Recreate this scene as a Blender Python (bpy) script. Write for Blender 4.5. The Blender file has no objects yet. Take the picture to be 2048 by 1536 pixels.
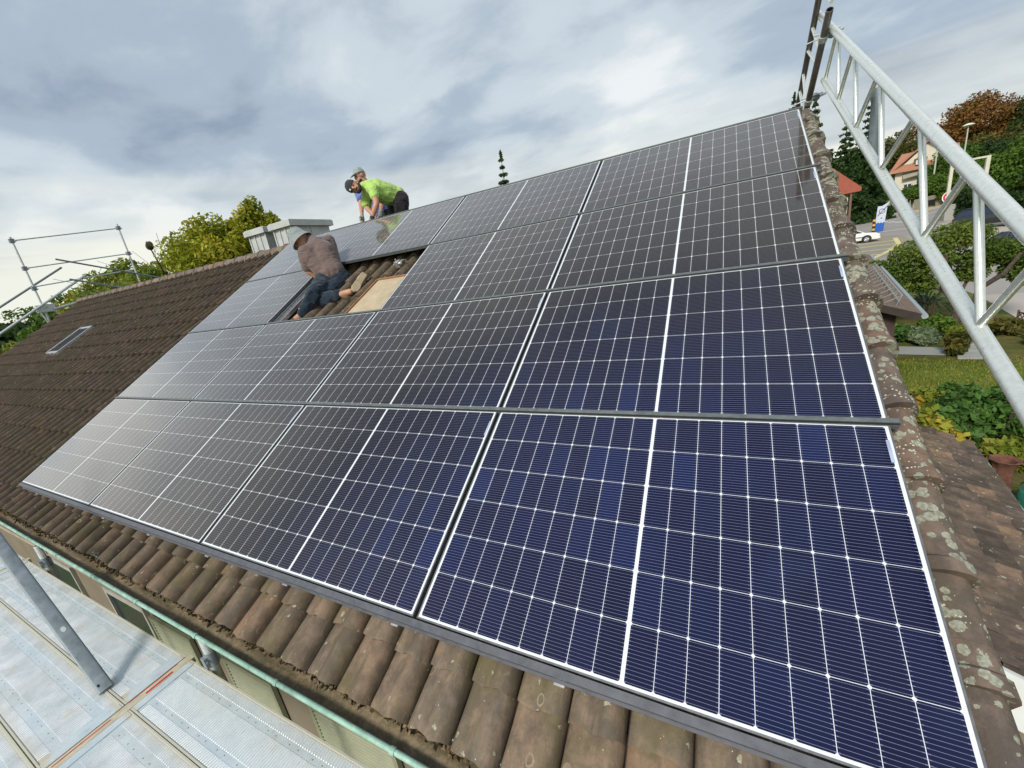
import bpy, bmesh, math, random
import numpy as np
from mathutils import Vector, Matrix, Euler, Quaternion
R = math.radians
rng = np.random.default_rng(7)
random.seed(7)
scene = bpy.context.scene
col = scene.collection

# ------------------------------------------------------------------ camera
CAM = Vector((-0.57212503, -0.97501144, 4.9))
cam_d = bpy.data.cameras.new('camera')
cam = bpy.data.objects.new('camera', cam_d)
col.objects.link(cam)
rw = ((0.8789272538436164, 0.45163258071611617, -0.15334566993110707),
      (0.0034381135835953314, -0.3275001175031467, -0.9448448827243614),
      (-0.47694345768225554, 0.8299226982503412, -0.28940154302105675))
rm = Matrix((rw[0], tuple(-a for a in rw[1]), tuple(-a for a in rw[2]))).transposed()
cam.matrix_world = Matrix.Translation(CAM) @ rm.to_4x4()
cam_d.sensor_width = 36; cam_d.sensor_fit = 'HORIZONTAL'
cam_d.lens = 36 * 824.7796 / 2048
cam_d.shift_x = (1024 - 1002.80) / 2048
cam_d.shift_y = (777.576 - 768) / 2048
cam_d.clip_start = 0.05; cam_d.clip_end = 3000
scene.camera = cam

# ------------------------------------------------------------------ sky and light
SUN_EL, SUN_AZ = R(36), R(-172)          # azimuth measured from +Y towards +X
world = bpy.data.worlds.new('World'); scene.world = world
world.use_nodes = True
nt = world.node_tree; N = nt.nodes; L = nt.links
for n_ in list(N): N.remove(n_)
wo = N.new('ShaderNodeOutputWorld')
sky = N.new('ShaderNodeTexSky'); sky.sky_type = 'NISHITA'; sky.sun_disc = False
sky.sun_elevation = SUN_EL; sky.sun_rotation = SUN_AZ
bg1 = N.new('ShaderNodeBackground'); bg1.inputs[1].default_value = 0.05
L.new(sky.outputs[0], bg1.inputs[0])
tc = N.new('ShaderNodeTexCoord')
sx = N.new('ShaderNodeSeparateXYZ'); L.new(tc.outputs['Generated'], sx.inputs[0])
def wm(op, a=None, b=None, clamp=False):
    m = N.new('ShaderNodeMath'); m.operation = op; m.use_clamp = clamp
    for i, v in enumerate((a, b)):
        if v is None: continue
        if isinstance(v, (int, float)): m.inputs[i].default_value = v
        else: L.new(v, m.inputs[i])
    return m.outputs[0]
zc = wm('ADD', wm('MAXIMUM', sx.outputs[2], 0.0), 0.22)
px_, py_ = wm('DIVIDE', sx.outputs[0], zc), wm('DIVIDE', sx.outputs[1], zc)
cb = N.new('ShaderNodeCombineXYZ'); L.new(px_, cb.inputs[0]); L.new(py_, cb.inputs[1])
mp = N.new('ShaderNodeMapping'); mp.inputs['Rotation'].default_value = (0, 0, R(28)); mp.inputs['Scale'].default_value = (0.78, 1.0, 1)
mp.inputs['Location'].default_value = (1.3, 0.35, 0)
L.new(cb.outputs[0], mp.inputs[0])
def wnoise(scale, detail, rough, dist=0.0):
    n = N.new('ShaderNodeTexNoise'); n.inputs['Scale'].default_value = scale; n.inputs['Detail'].default_value = detail
    n.inputs['Roughness'].default_value = rough; n.inputs['Distortion'].default_value = dist
    L.new(mp.outputs[0], n.inputs[0]); return n.outputs[0]
def wramp(inp, stops):
    r = N.new('ShaderNodeValToRGB'); L.new(inp, r.inputs[0])
    e = r.color_ramp.elements
    while len(e) < len(stops): e.new(0.5)
    for el, (p, c) in zip(e, stops): el.position = p; el.color = (*c, 1)
    r.color_ramp.interpolation = 'EASE'
    return r.outputs[0]
def wmix(f, a, b, mode='MIX'):
    m = N.new('ShaderNodeMix'); m.data_type = 'RGBA'; m.blend_type = mode
    if isinstance(f, (int, float)): m.inputs[0].default_value = f
    else: L.new(f, m.inputs[0])
    for k, v in ((6, a), (7, b)):
        if isinstance(v, tuple): m.inputs[k].default_value = (*v, 1)
        else: L.new(v, m.inputs[k])
    return m.outputs[2]
big = wnoise(0.72, 4.0, 0.5, 0.15)
fine = wnoise(3.0, 7.0, 0.60, 0.25)
wisp = wm('ADD', wm('MULTIPLY', big, 0.78), wm('MULTIPLY', fine, 0.22))
cloud = wramp(wisp, [(0.38, (0.26, 0.33, 0.43)), (0.455, (0.39, 0.47, 0.56)), (0.53, (0.57, 0.645, 0.70)), (0.61, (0.80, 0.83, 0.84))])
# pale bright band low over the horizon, with streaks
streak = N.new('ShaderNodeMapping'); streak.inputs['Scale'].default_value = (1.2, 1.2, 22)
L.new(tc.outputs['Generated'], streak.inputs[0])
sn = N.new('ShaderNodeTexNoise'); sn.inputs['Scale'].default_value = 1.6; sn.inputs['Detail'].default_value = 5
L.new(streak.outputs[0], sn.inputs[0])
hz = wm('ADD', sx.outputs[2], wm('MULTIPLY', wm('SUBTRACT', sn.outputs[0], 0.5), 0.17))
hband = wramp(hz, [(0.0, (1, 1, 1)), (0.08, (0.9, 0.9, 0.9)), (0.14, (0.38, 0.38, 0.38)), (0.27, (0.0, 0.0, 0.0))])
c1 = wmix(hband, cloud, (0.86, 0.86, 0.76))
# sky darkened overhead, out of view, to dim the panel reflections
zen = wm('MULTIPLY', wm('SUBTRACT', sx.outputs[2], 0.55, True), 1.3, True)
c2 = wmix(zen, c1, (0.20, 0.25, 0.36))
low = wm('LESS_THAN', sx.outputs[2], -0.02)
c3 = wmix(low, c2, (0.16, 0.16, 0.13))
bg2 = N.new('ShaderNodeBackground'); L.new(c3, bg2.inputs[0]); bg2.inputs[1].default_value = 1.0
ms = N.new('ShaderNodeMixShader'); ms.inputs[0].default_value = 0.9
L.new(bg1.outputs[0], ms.inputs[1]); L.new(bg2.outputs[0], ms.inputs[2]); L.new(ms.outputs[0], wo.inputs[0])

sl = bpy.data.lights.new('sun', 'SUN'); sl.energy = 2.9; sl.angle = R(14); sl.color = (1.0, 0.95, 0.88)
so = bpy.data.objects.new('sun', sl); col.objects.link(so)
sd = Vector((math.sin(SUN_AZ) * math.cos(SUN_EL), math.cos(SUN_AZ) * math.cos(SUN_EL), math.sin(SUN_EL)))
so.rotation_euler = sd.to_track_quat('Z', 'Y').to_euler()
so.location = (0, 0, 30)
scene.view_settings.view_transform = 'Standard'
scene.view_settings.look = 'None'
scene.view_settings.exposure = 0.22
scene.view_settings.gamma = 1.0

# ------------------------------------------------------------------ material helpers
class MT:
    def __init__(s, name):
        s.m = bpy.data.materials.new(name); s.m.use_nodes = True
        s.nt = s.m.node_tree; s.b = s.nt.nodes['Principled BSDF']; s._tc = None
    def node(s, t): return s.nt.nodes.new(t)
    def link(s, a, b): s.nt.links.new(a, b)
    def tc(s, k='Object'):
        if not s._tc: s._tc = s.node('ShaderNodeTexCoord')
        return s._tc.outputs[k]
    def math(s, op, a=None, b=None, c=None, clamp=False):
        m = s.node('ShaderNodeMath'); m.operation = op; m.use_clamp = clamp
        for i, v in enumerate((a, b, c)):
            if v is None: continue
            if isinstance(v, (int, float)): m.inputs[i].default_value = v
            else: s.link(v, m.inputs[i])
        return m.outputs[0]
    def noise(s, scale, detail=4, rough=0.55, vec=None, dist=0.0, stretch=None, out=0):
        n = s.node('ShaderNodeTexNoise'); n.inputs['Scale'].default_value = scale
        n.inputs['Detail'].default_value = detail; n.inputs['Roughness'].default_value = rough
        n.inputs['Distortion'].default_value = dist
        v = vec or s.tc()
        if stretch:
            mp = s.node('ShaderNodeMapping'); mp.inputs['Scale'].default_value = stretch; s.link(v, mp.inputs[0]); v = mp.outputs[0]
        s.link(v, n.inputs[0]); return n.outputs[out]
    def voronoi(s, scale, vec=None, feature='F1', rand=1.0, out=0):
        n = s.node('ShaderNodeTexVoronoi'); n.feature = feature; n.inputs['Scale'].default_value = scale
        n.inputs['Randomness'].default_value = rand
        s.link(vec or s.tc(), n.inputs[0]); return n.outputs[out]
    def ramp(s, inp, stops, interp='LINEAR'):
        r = s.node('ShaderNodeValToRGB'); s.link(inp, r.inputs[0]); e = r.color_ramp.elements
        while len(e) < len(stops): e.new(0.5)
        for el, (p, c) in zip(e, stops):
            el.position = p; el.color = (c, c, c, 1) if isinstance(c, (int, float)) else (*c, 1)
        r.color_ramp.interpolation = interp
        return r.outputs[0]
    def mix(s, f, a, b, mode='MIX'):
        m = s.node('ShaderNodeMix'); m.data_type = 'RGBA'; m.blend_type = mode
        if isinstance(f, (int, float)): m.inputs[0].default_value = f
        else: s.link(f, m.inputs[0])
        for k, v in ((6, a), (7, b)):
            if isinstance(v, tuple): m.inputs[k].default_value = (*v, 1)
            else: s.link(v, m.inputs[k])
        return m.outputs[2]
    def attr(s, name):
        a = s.node('ShaderNodeAttribute'); a.attribute_name = name; return a.outputs['Fac']
    def color(s, c):
        if isinstance(c, tuple): s.b.inputs['Base Color'].default_value = (*c, 1)
        else: s.link(c, s.b.inputs['Base Color'])
    def set(s, **k):
        names = {'rough': 'Roughness', 'metal': 'Metallic', 'ior': 'IOR', 'coat': 'Coat Weight', 'coatr': 'Coat Roughness',
                 'spec': 'Specular IOR Level', 'coatior': 'Coat IOR', 'trans': 'Transmission Weight', 'sheen': 'Sheen Weight'}
        for a, v in k.items():
            if isinstance(v, (int, float)): s.b.inputs[names[a]].default_value = v
            else: s.link(v, s.b.inputs[names[a]])
        return s
    def bump(s, h, strength=0.4, dist=0.01):
        b = s.node('ShaderNodeBump'); b.inputs['Strength'].default_value = strength; b.inputs['Distance'].default_value = dist
        s.link(h, b.inputs['Height']); s.link(b.outputs[0], s.b.inputs['Normal']); return s
MATS = {}
def simple(name, c, rough=0.6, metal=0.0, var=0.12, scale=8, bump=0.0, spec=0.5):
    if name in MATS: return MATS[name]
    m = MT(name)
    n = m.noise(scale, 5, 0.6)
    lo = tuple(max(0, x * (1 - var * 1.6)) for x in c); hi = tuple(min(1, x * (1 + var * 1.6)) for x in c)
    m.color(m.ramp(n, [(0.3, lo), (0.7, hi)]))
    m.set(rough=rough, metal=metal, spec=spec)
    if bump: m.bump(n, bump, 0.01)
    MATS[name] = m.m
    return m.m

# --- weathered clay tiles
def tile_mat(name, base, moss=0.35, lichen=0.0, seam=1.0, lscale=16, groove_shade=0.0, rings=0.0, var=0.0):
    m = MT(name)
    r = m.attr('rnd')
    c = m.ramp(r, [(0.0, tuple(x * 0.72 for x in base)), (0.5, base), (0.85, (base[0] * 1.25, base[1] * 1.12, base[2] * 1.0)), (1.0, (base[0] * 1.5, base[1] * 1.12, base[2] * 0.85))])
    streak = m.noise(26, 6, 0.65, stretch=(1.0, 0.22, 1.0))
    c = m.mix(m.ramp(streak, [(0.38, 0.0), (0.68, 0.75)]), c, (base[0] * 1.75, base[1] * 1.55, base[2] * 1.35))
    grime = m.noise(9, 5, 0.7)
    c = m.mix(m.ramp(grime, [(0.42, 0.65), (0.6, 0.0)]), c, (base[0] * 0.5, base[1] * 0.52, base[2] * 0.5))
    mo = m.noise(3.3, 4, 0.6)
    c = m.mix(m.math('MULTIPLY', m.ramp(mo, [(0.45, 0.0), (0.65, 1.0)]), moss), c, (0.115, 0.105, 0.048))
    terr = m.noise(5.5, 6, 0.72)
    c = m.mix(m.math('MULTIPLY', m.ramp(terr, [(0.64, 0.0), (0.70, 1.0)]), 0.55 * seam), c, (0.33, 0.16, 0.07))
    if lichen:
        v = m.voronoi(lscale, out=0)
        nz = m.noise(4.2, 3, 0.6)
        wob = m.noise(60, 3, 0.7)
        d = m.math('ADD', v, m.math('MULTIPLY', m.math('SUBTRACT', wob, 0.5), 0.55))
        thr = m.ramp(nz, [(0.38, 0.12), (0.60, 0.56)])
        spot = m.math('LESS_THAN', d, m.math('MULTIPLY', thr, lichen))
        inner = m.ramp(m.noise(90, 3, 0.6), [(0.35, (0.20, 0.205, 0.155)), (0.65, (0.37, 0.375, 0.29))])
        c = m.mix(spot, c, inner)
        v2 = m.voronoi(lscale * 2.6, out=0)
        s2 = m.math('LESS_THAN', v2, m.math('MULTIPLY', m.ramp(m.noise(7, 2, 0.5), [(0.45, 0.0), (0.6, 0.28)]), lichen))
        c = m.mix(s2, c, (0.52, 0.51, 0.40))
    if var:
        vv = m.ramp(m.attr('rnd'), [(0.0, (0.45, 0.45, 0.45)), (0.35, (0.85, 0.83, 0.8)), (0.7, (1.25, 1.15, 1.1)), (1.0, (1.9, 1.75, 1.65))])
        c = m.mix(var, c, m.mix(1.0, c, vv, 'MULTIPLY'))
    if rings:
        vr = m.voronoi(9.0); wz = m.math('ADD', vr, m.math('MULTIPLY', m.math('SUBTRACT', m.noise(45, 3, .6), 0.5), 0.10))
        ring = m.math('LESS_THAN', m.math('ABSOLUTE', m.math('SUBTRACT', wz, 0.17)), 0.028)
        ring = m.math('MULTIPLY', ring, m.ramp(m.noise(3.1, 2, .5), [(0.50, 0.0), (0.56, 1.0)]))
        c = m.mix(m.math('MULTIPLY', ring, rings), c, (0.42, 0.38, 0.26))
    if groove_shade:  # groove shade put into the colour: tiles darker towards the far left
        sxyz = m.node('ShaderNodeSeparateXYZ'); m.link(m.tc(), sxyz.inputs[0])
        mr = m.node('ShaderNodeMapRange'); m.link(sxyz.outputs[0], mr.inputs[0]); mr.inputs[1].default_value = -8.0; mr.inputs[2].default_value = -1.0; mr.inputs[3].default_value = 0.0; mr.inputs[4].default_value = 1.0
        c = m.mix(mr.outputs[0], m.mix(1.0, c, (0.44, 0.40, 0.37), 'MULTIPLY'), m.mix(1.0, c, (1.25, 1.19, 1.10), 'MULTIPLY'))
    m.color(c)
    m.set(rough=0.86, spec=0.3)
    m.bump(m.math('ADD', streak, m.math('MULTIPLY', m.noise(120, 3, 0.6), 0.5)), 0.55, 0.006)
    return m.m
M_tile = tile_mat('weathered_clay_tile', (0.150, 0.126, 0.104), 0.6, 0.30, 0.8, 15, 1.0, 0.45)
M_ridge = tile_mat('ridge_clay', (0.175, 0.145, 0.125), 0.25, 0.1, 0.0, 12)
M_verge = tile_mat('lichen_clay', (0.140, 0.114, 0.100), 0.25, 1.0, 0.1, 27)
M_annex_tile = tile_mat('annex_clay', (0.120, 0.096, 0.082), 0.3, 0.35, 0.0, 14, var=0.45)

# --- galvanised steel / aluminium
def galv(name, c, rough=0.45, metal=0.75, spots=0.5, scale=30):
    m = MT(name)
    n = m.noise(scale, 5, 0.6); v = m.voronoi(scale * 1.5, out=1)
    cc = m.ramp(n, [(0.3, tuple(x * (0.75 if scale < 55 else 0.92) for x in c)), (0.7, tuple(min(1, x * (1.15 if scale < 55 else 1.05)) for x in c))])
    sep = m.node('ShaderNodeSeparateColor'); m.link(v, sep.inputs[0])
    cc = m.mix(m.math('MULTIPLY', sep.outputs[0], 0.14), cc, tuple(x * 0.6 for x in c))
    dirt = m.noise(scale * 0.4, 6, 0.75)
    cc = m.mix(m.math('MULTIPLY', m.ramp(dirt, [(0.6, 0.0), (0.72, 1.0)]), spots), cc, (0.20, 0.17, 0.13))
    m.color(cc); m.set(rough=m.ramp(n, [(0.3, rough * 0.8), (0.7, rough * 1.2)]), metal=metal)
    m.bump(m.noise(scale * 4 if scale < 55 else 25, 3, 0.6), 0.12 if scale < 55 else 0.05, 0.003)
    return m.m
M_galv = galv('galvanised_steel', (0.62, 0.66, 0.66), 0.5, 0.55)
M_galv_dark = galv('dull_galvanised_steel', (0.24, 0.28, 0.30), 0.6, 0.4, 0.2, 18)
M_alu = galv('scuffed_aluminium', (0.86, 0.89, 0.82), 0.32, 0.6, 0.35, 60)
M_pole = galv('brownish_grey_tube', (0.20, 0.175, 0.17), 0.5, 0.5, 0.3, 24)
M_frame = galv('anodised_frame', (0.17, 0.18, 0.19), 0.42, 0.35, 0.0, 30)
M_rail = galv('dark_mounting_rail', (0.16, 0.18, 0.18), 0.45, 0.3, 0.1, 30)
M_bright = galv('bare_rail_aluminium', (0.5, 0.5, 0.52), 0.4, 0.7, 0.1, 30)
M_black = simple('black_trim_and_shade', (0.012, 0.012, 0.014), 0.8)
M_white_metal = simple('white_painted_board', (0.75, 0.77, 0.76), 0.5, 0, 0.04, 5)

# --- photovoltaic glass
CELLW, CELLH, GAP = 0.0914, 0.1823, 0.0018
PWD, PHT, PTH = 1.722, 1.134, 0.034
def cell_mat():
    m = MT('photovoltaic_glass')
    s = m.node('ShaderNodeSeparateXYZ'); m.link(m.tc(), s.inputs[0])
    x, y = s.outputs[0], s.outputs[1]            # object origin at the panel centre
    px, py = CELLW + GAP, CELLH + GAP
    ax = m.math('SUBTRACT', m.math('ABSOLUTE', x), 0.0070)           # from inner edge of the half
    inx = m.math('MULTIPLY', m.math('GREATER_THAN', ax, 0.0), m.math('LESS_THAN', ax, 9 * px - GAP))
    yy = m.math('ADD', y, 3 * py - GAP / 2)
    iny = m.math('MULTIPLY', m.math('GREATER_THAN', yy, 0.0), m.math('LESS_THAN', yy, 6 * py - GAP))
    fx = m.math('MODULO', ax, px); fy = m.math('MODULO', yy, py)
    cx = m.math('LESS_THAN', fx, CELLW); cy = m.math('LESS_THAN', fy, CELLH)
    # chamfered corners
    dx = m.math('SUBTRACT', CELLW / 2, m.math('ABSOLUTE', m.math('SUBTRACT', fx, CELLW / 2)))
    dy = m.math('SUBTRACT', CELLH / 2, m.math('ABSOLUTE', m.math('SUBTRACT', fy, CELLH / 2)))
    ch = m.math('GREATER_THAN', m.math('ADD', dx, dy), 0.0052)
    cell = m.math('MULTIPLY', m.math('MULTIPLY', m.math('MULTIPLY', inx, iny), m.math('MULTIPLY', cx, cy)), ch)
    # busbars along x, 15 per cell, with small pads at the cell ends
    bp = CELLH / 15
    fb = m.math('ABSOLUTE', m.math('SUBTRACT', m.math('MODULO', fy, bp), bp / 2))
    pad = m.math('LESS_THAN', dx, 0.007)
    wdt = m.math('ADD', 0.00055, m.math('MULTIPLY', pad, 0.0006))
    bus = m.math('LESS_THAN', fb, wdt)
    # each cell its own slight tint
    ix = m.math('FLOOR', m.math('DIVIDE', x, px)); iy = m.math('FLOOR', m.math('DIVIDE', yy, py))
    cb_ = m.node('ShaderNodeCombineXYZ'); m.link(ix, cb_.inputs[0]); m.link(iy, cb_.inputs[1])
    oi = m.node('ShaderNodeObjectInfo'); m.link(oi.outputs['Random'], cb_.inputs[2])
    wn = m.node('ShaderNodeTexWhiteNoise'); m.link(cb_.outputs[0], wn.inputs[0])
    base = m.ramp(wn.outputs[0], [(0.0, (0.0014, 0.0034, 0.024)), (0.8, (0.0014, 0.0056, 0.038)), (1.0, (0.0018, 0.0105, 0.062))])
    smear = m.noise(3.0, 5, 0.65)
    base = m.mix(m.ramp(smear, [(0.55, 0.0), (0.8, 0.5)]), base, (0.010, 0.026, 0.085))
    # antireflective coating blue head on, black oblique; brown-grey sky reflection painted in when glancing
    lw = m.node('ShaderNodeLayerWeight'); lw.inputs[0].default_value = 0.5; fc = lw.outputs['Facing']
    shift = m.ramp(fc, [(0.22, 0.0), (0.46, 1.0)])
    film_sheen = m.ramp(fc, [(0.40, (0.0065, 0.0050, 0.0065)), (0.60, (0.046, 0.038, 0.032)), (0.72, (0.125, 0.114, 0.100)), (0.86, (0.30, 0.29, 0.265))])
    base = m.mix(shift, base, film_sheen)
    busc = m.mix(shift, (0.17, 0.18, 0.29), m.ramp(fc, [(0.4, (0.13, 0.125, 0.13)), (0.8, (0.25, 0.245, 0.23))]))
    c = m.mix(bus, base, busc)
    c = m.mix(cell, (0.72, 0.76, 0.77), c)
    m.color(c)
    dust = m.noise(1.7, 6, 0.7)
    m.set(rough=m.ramp(dust, [(0.3, 0.06), (0.7, 0.14)]), ior=1.42, coat=1.0, coatr=0.05, coatior=1.36, sheen=0.12)
    m.b.inputs['Specular Tint'].default_value = (1.0, 0.74, 0.60, 1)
    m.b.inputs['Sheen Roughness'].default_value = 0.22; m.b.inputs['Sheen Tint'].default_value = (1.0, 0.93, 0.84, 1)
    return m.m
M_cell = cell_mat()

# --- others
def deck_mat():
    m = MT('ribbed_steel_deck')
    s = m.node('ShaderNodeSeparateXYZ'); m.link(m.tc(), s.inputs[0])
    n = m.noise(7, 6, 0.7); n2 = m.noise(2.2, 3, 0.6)
    c = m.ramp(n, [(0.3, (0.52, 0.60, 0.64)), (0.7, (0.70, 0.77, 0.79))])
    c = m.mix(m.ramp(n2, [(0.45, 0.0), (0.65, 0.3)]), c, (0.60, 0.58, 0.50))
    mud = m.noise(4.5, 5, 0.7, dist=0.6)
    c = m.mix(m.ramp(mud, [(0.635, 0.0), (0.67, 0.8)]), c, (0.62, 0.50, 0.34))
    scr = m.noise(60, 4, 0.7, stretch=(1, 0.25, 1))
    c = m.mix(m.ramp(scr, [(0.30, 0.5), (0.42, 0.0)]), c, (0.30, 0.32, 0.33))
    # rust-cream along the long edges
    ed = m.math('ABSOLUTE', s.outputs[1])
    c = m.mix(m.math('MULTIPLY', m.ramp(m.math('ADD', ed, m.math('MULTIPLY', m.math('SUBTRACT', n, 0.5), 0.05)), [(0.128, 0.0), (0.15, 1.0)]), 0.7), c, (0.62, 0.56, 0.40))
    m.color(c); m.set(rough=0.5, metal=0.25)
    m.bump(n, 0.2, 0.004)
    return m.m
M_deck = deck_mat()
M_rib = simple('bright_rib', (0.90, 0.93, 0.94), 0.45, 0.15, 0.06, 20)  # rib colours carry the relief shading, paler than the plate
M_rib2 = simple('worn_rib', (0.78, 0.82, 0.81), 0.5, 0.15, 0.22, 6)
M_hole = simple('deck_hole', (0.12, 0.12, 0.14), 0.9)
M_hookbar = simple('cream_stained_steel', (0.60, 0.53, 0.38), 0.6, 0.2, 0.12, 12)
M_red = simple('red_paint_mark', (0.55, 0.03, 0.04), 0.5)
def copper():
    m = MT('verdigris_copper')
    n = m.noise(12, 6, 0.7)
    m.color(m.ramp(n, [(0.30, (0.17, 0.28, 0.22)), (0.5, (0.27, 0.44, 0.35)), (0.72, (0.40, 0.60, 0.50))]))
    m.set(rough=0.6, metal=0.15); m.bump(n, 0.2, 0.003); return m.m
M_copper = copper()
def sludge():
    m = MT('gutter_sediment')
    n = m.noise(6, 6, 0.75); n2 = m.noise(40, 4, 0.7)
    c = m.ramp(n, [(0.3, (0.12, 0.10, 0.055)), (0.6, (0.24, 0.18, 0.10)), (0.75, (0.20, 0.21, 0.11))])
    m.color(m.mix(m.ramp(n2, [(0.4, 0.5), (0.6, 0)]), c, (0.05, 0.04, 0.02))); m.set(rough=0.75); m.bump(n2, 0.4, 0.01); return m.m
M_sludge = sludge()
M_wall = simple('pale_plaster', (0.20, 0.165, 0.12), 0.9, 0, 0.08, 3, 0.2)
M_wall_brown = simple('shaded_plaster', (0.22, 0.17, 0.12), 0.9, 0, 0.2, 4, 0.2)
M_shutter = simple('sage_painted_wood', (0.29, 0.30, 0.20), 0.55, 0, 0.06, 10)
M_winglass = simple('dark_window_glass', (0.02, 0.03, 0.05), 0.08, 0, 0.1, 4)
M_zinc = simple('chimney_zinc', (0.50, 0.52, 0.50), 0.55, 0.25, 0.08, 4)
M_cream = simple('cream_board', (0.60, 0.58, 0.45), 0.6, 0, 0.06, 6)
M_ply = simple('tan_sheet', (0.44, 0.36, 0.235), 0.7, 0, 0.10, 7, 0.1)
M_plyedge = simple('orange_sheet_edge', (0.34, 0.15, 0.06), 0.8, 0, 0.15, 10)
M_skin = simple('skin', (0.47, 0.245, 0.15), 0.55, 0, 0.10, 20)
M_hair = simple('dark_hair', (0.02, 0.014, 0.010), 0.8, 0, 0.2, 80)
def cloth(name, c, var=0.2, scale=14):
    m = MT(name); n = m.noise(scale, 5, 0.6, dist=0.8)
    m.color(m.ramp(n, [(0.3, tuple(x * (1 - var) for x in c)), (0.7, tuple(x * (1 + var) for x in c))]))
    m.set(rough=0.9, spec=0.2, sheen=0.2); m.bump(m.noise(scale * 0.5, 1, 0.35, dist=0.8, stretch=(1.0, 1.0, 2.0)), 0.6, 0.05); return m.m
M_tee = cloth('mauve_brown_cotton', (0.160, 0.115, 0.104), 0.06)
M_navy = cloth('navy_work_cloth', (0.014, 0.026, 0.042), 0.3)
M_lime = cloth('lime_cotton', (0.40, 0.60, 0.15), 0.06)
M_blackcl = cloth('black_work_cloth', (0.018, 0.016, 0.019), 0.3)
M_blue = cloth('blue_cotton', (0.13, 0.18, 0.42), 0.2)
M_hatgrey = cloth('grey_felt', (0.26, 0.29, 0.29), 0.12)
M_capgrey = cloth('pale_grey_cap_cloth', (0.32, 0.36, 0.36), 0.2, 40)
M_capdark = cloth('charcoal_cap_cloth', (0.04, 0.042, 0.045), 0.2)
M_glove = cloth('grey_glove', (0.30, 0.32, 0.29), 0.2, 50)
M_sole = simple('tan_rubber_sole', (0.50, 0.39, 0.25), 0.8, 0, 0.15, 60, 0.4)
M_shoe = cloth('light_grey_shoe', (0.42, 0.43, 0.42), 0.1, 40)

def leaf_mat(name, cols, trans=0.35):
    m = MT(name)
    r = m.attr('rnd')
    st = [(i / (len(cols) - 1), c) for i, c in enumerate(cols)]
    c = m.ramp(r, st)
    n = m.noise(0.5, 3, 0.6)
    c = m.mix(m.ramp(n, [(0.35, 0.35), (0.65, 0.0)]), c, tuple(x * 0.45 for x in cols[0]))
    m.color(c); m.set(rough=0.6, spec=0.25)
    t = m.node('ShaderNodeBsdfTranslucent'); m.link(c, t.inputs[0])
    mx = m.node('ShaderNodeMixShader'); mx.inputs[0].default_value = trans
    out = [x for x in m.nt.nodes if x.type == 'OUTPUT_MATERIAL'][0]
    m.link(m.b.outputs[0], mx.inputs[1]); m.link(t.outputs[0], mx.inputs[2]); m.link(mx.outputs[0], out.inputs[0])
    return m.m
LEAF = {
 'garden': leaf_mat('garden_tree_leaves', [(0.06, 0.10, 0.015), (0.11, 0.18, 0.025), (0.17, 0.24, 0.035), (0.26, 0.27, 0.06)]),
 'yellowgreen': leaf_mat('yellow_green_leaves', [(0.26, 0.30, 0.02), (0.24, 0.28, 0.02), (0.40, 0.42, 0.035), (0.58, 0.54, 0.05), (0.62, 0.42, 0.06)]),
 'green': leaf_mat('green_leaves', [(0.053, 0.105, 0.016), (0.105, 0.196, 0.026), (0.180, 0.280, 0.039)]),
 'mid': leaf_mat('mid_green_leaves', [(0.090, 0.140, 0.016), (0.195, 0.266, 0.029), (0.360, 0.378, 0.052), (0.450, 0.280, 0.065)]),
 'dark': leaf_mat('dark_green_leaves', [(0.018, 0.042, 0.013), (0.038, 0.084, 0.018), (0.075, 0.126, 0.029)]),
 'russet': leaf_mat('russet_leaves', [(0.105, 0.049, 0.016), (0.240, 0.105, 0.029), (0.300, 0.168, 0.039), (0.150, 0.154, 0.026)]),
 'olive': leaf_mat('olive_leaves', [(0.053, 0.063, 0.016), (0.120, 0.126, 0.023), (0.225, 0.168, 0.039)]),
 'conifer': leaf_mat('conifer_needles', [(0.022, 0.049, 0.016), (0.060, 0.098, 0.026), (0.135, 0.182, 0.039)], 0.15),
 'herb': leaf_mat('perennial_leaves', [(0.045, 0.105, 0.016), (0.090, 0.196, 0.039), (0.150, 0.280, 0.052)]),
 'vine': leaf_mat('autumn_vine_leaves', [(0.180, 0.252, 0.026), (0.390, 0.448, 0.065), (0.630, 0.448, 0.052), (0.525, 0.168, 0.026)]),
 'grey': leaf_mat('greyish_leaves', [(0.120, 0.168, 0.091), (0.210, 0.280, 0.143), (0.330, 0.392, 0.221)]),
 'rust': leaf_mat('rust_leaves', [(0.150, 0.028, 0.010), (0.375, 0.098, 0.019), (0.300, 0.168, 0.026)]),
}
M_bark = simple('bark', (0.085, 0.065, 0.048), 0.95, 0, 0.3, 14, 0.5)

# ------------------------------------------------------------------ object helpers
def tag(o, label=None, cat=None, group=None, kind=None):
    if label: o['label'] = label
    if cat: o['category'] = cat
    if group: o['group'] = group
    if kind: o['kind'] = kind
    return o
def empty(name, loc=(0, 0, 0), mat=None, label=None, cat=None, group=None):
    o = bpy.data.objects.new(name, None); col.objects.link(o)
    o.matrix_world = mat if mat is not None else Matrix.Translation(Vector(loc))
    return tag(o, label, cat, group)
def link_mesh(name, me, mats, parent=None, matrix=None):
    o = bpy.data.objects.new(name, me); col.objects.link(o)
    for m in (mats if isinstance(mats, (list, tuple)) else [mats]): me.materials.append(m)
    mw = matrix if matrix is not None else Matrix()
    if parent is not None:
        o.parent = parent
        o.matrix_parent_inverse = Matrix()
        pw = parent_world(parent)
        o.matrix_basis = pw.inverted() @ mw
    else:
        o.matrix_basis = mw
    WORLD[o.name] = mw
    return o
WORLD = {}
def parent_world(p):
    if p.name in WORLD: return WORLD[p.name]
    m = p.matrix_basis.copy()
    return (parent_world(p.parent) @ m) if p.parent else m
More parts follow.
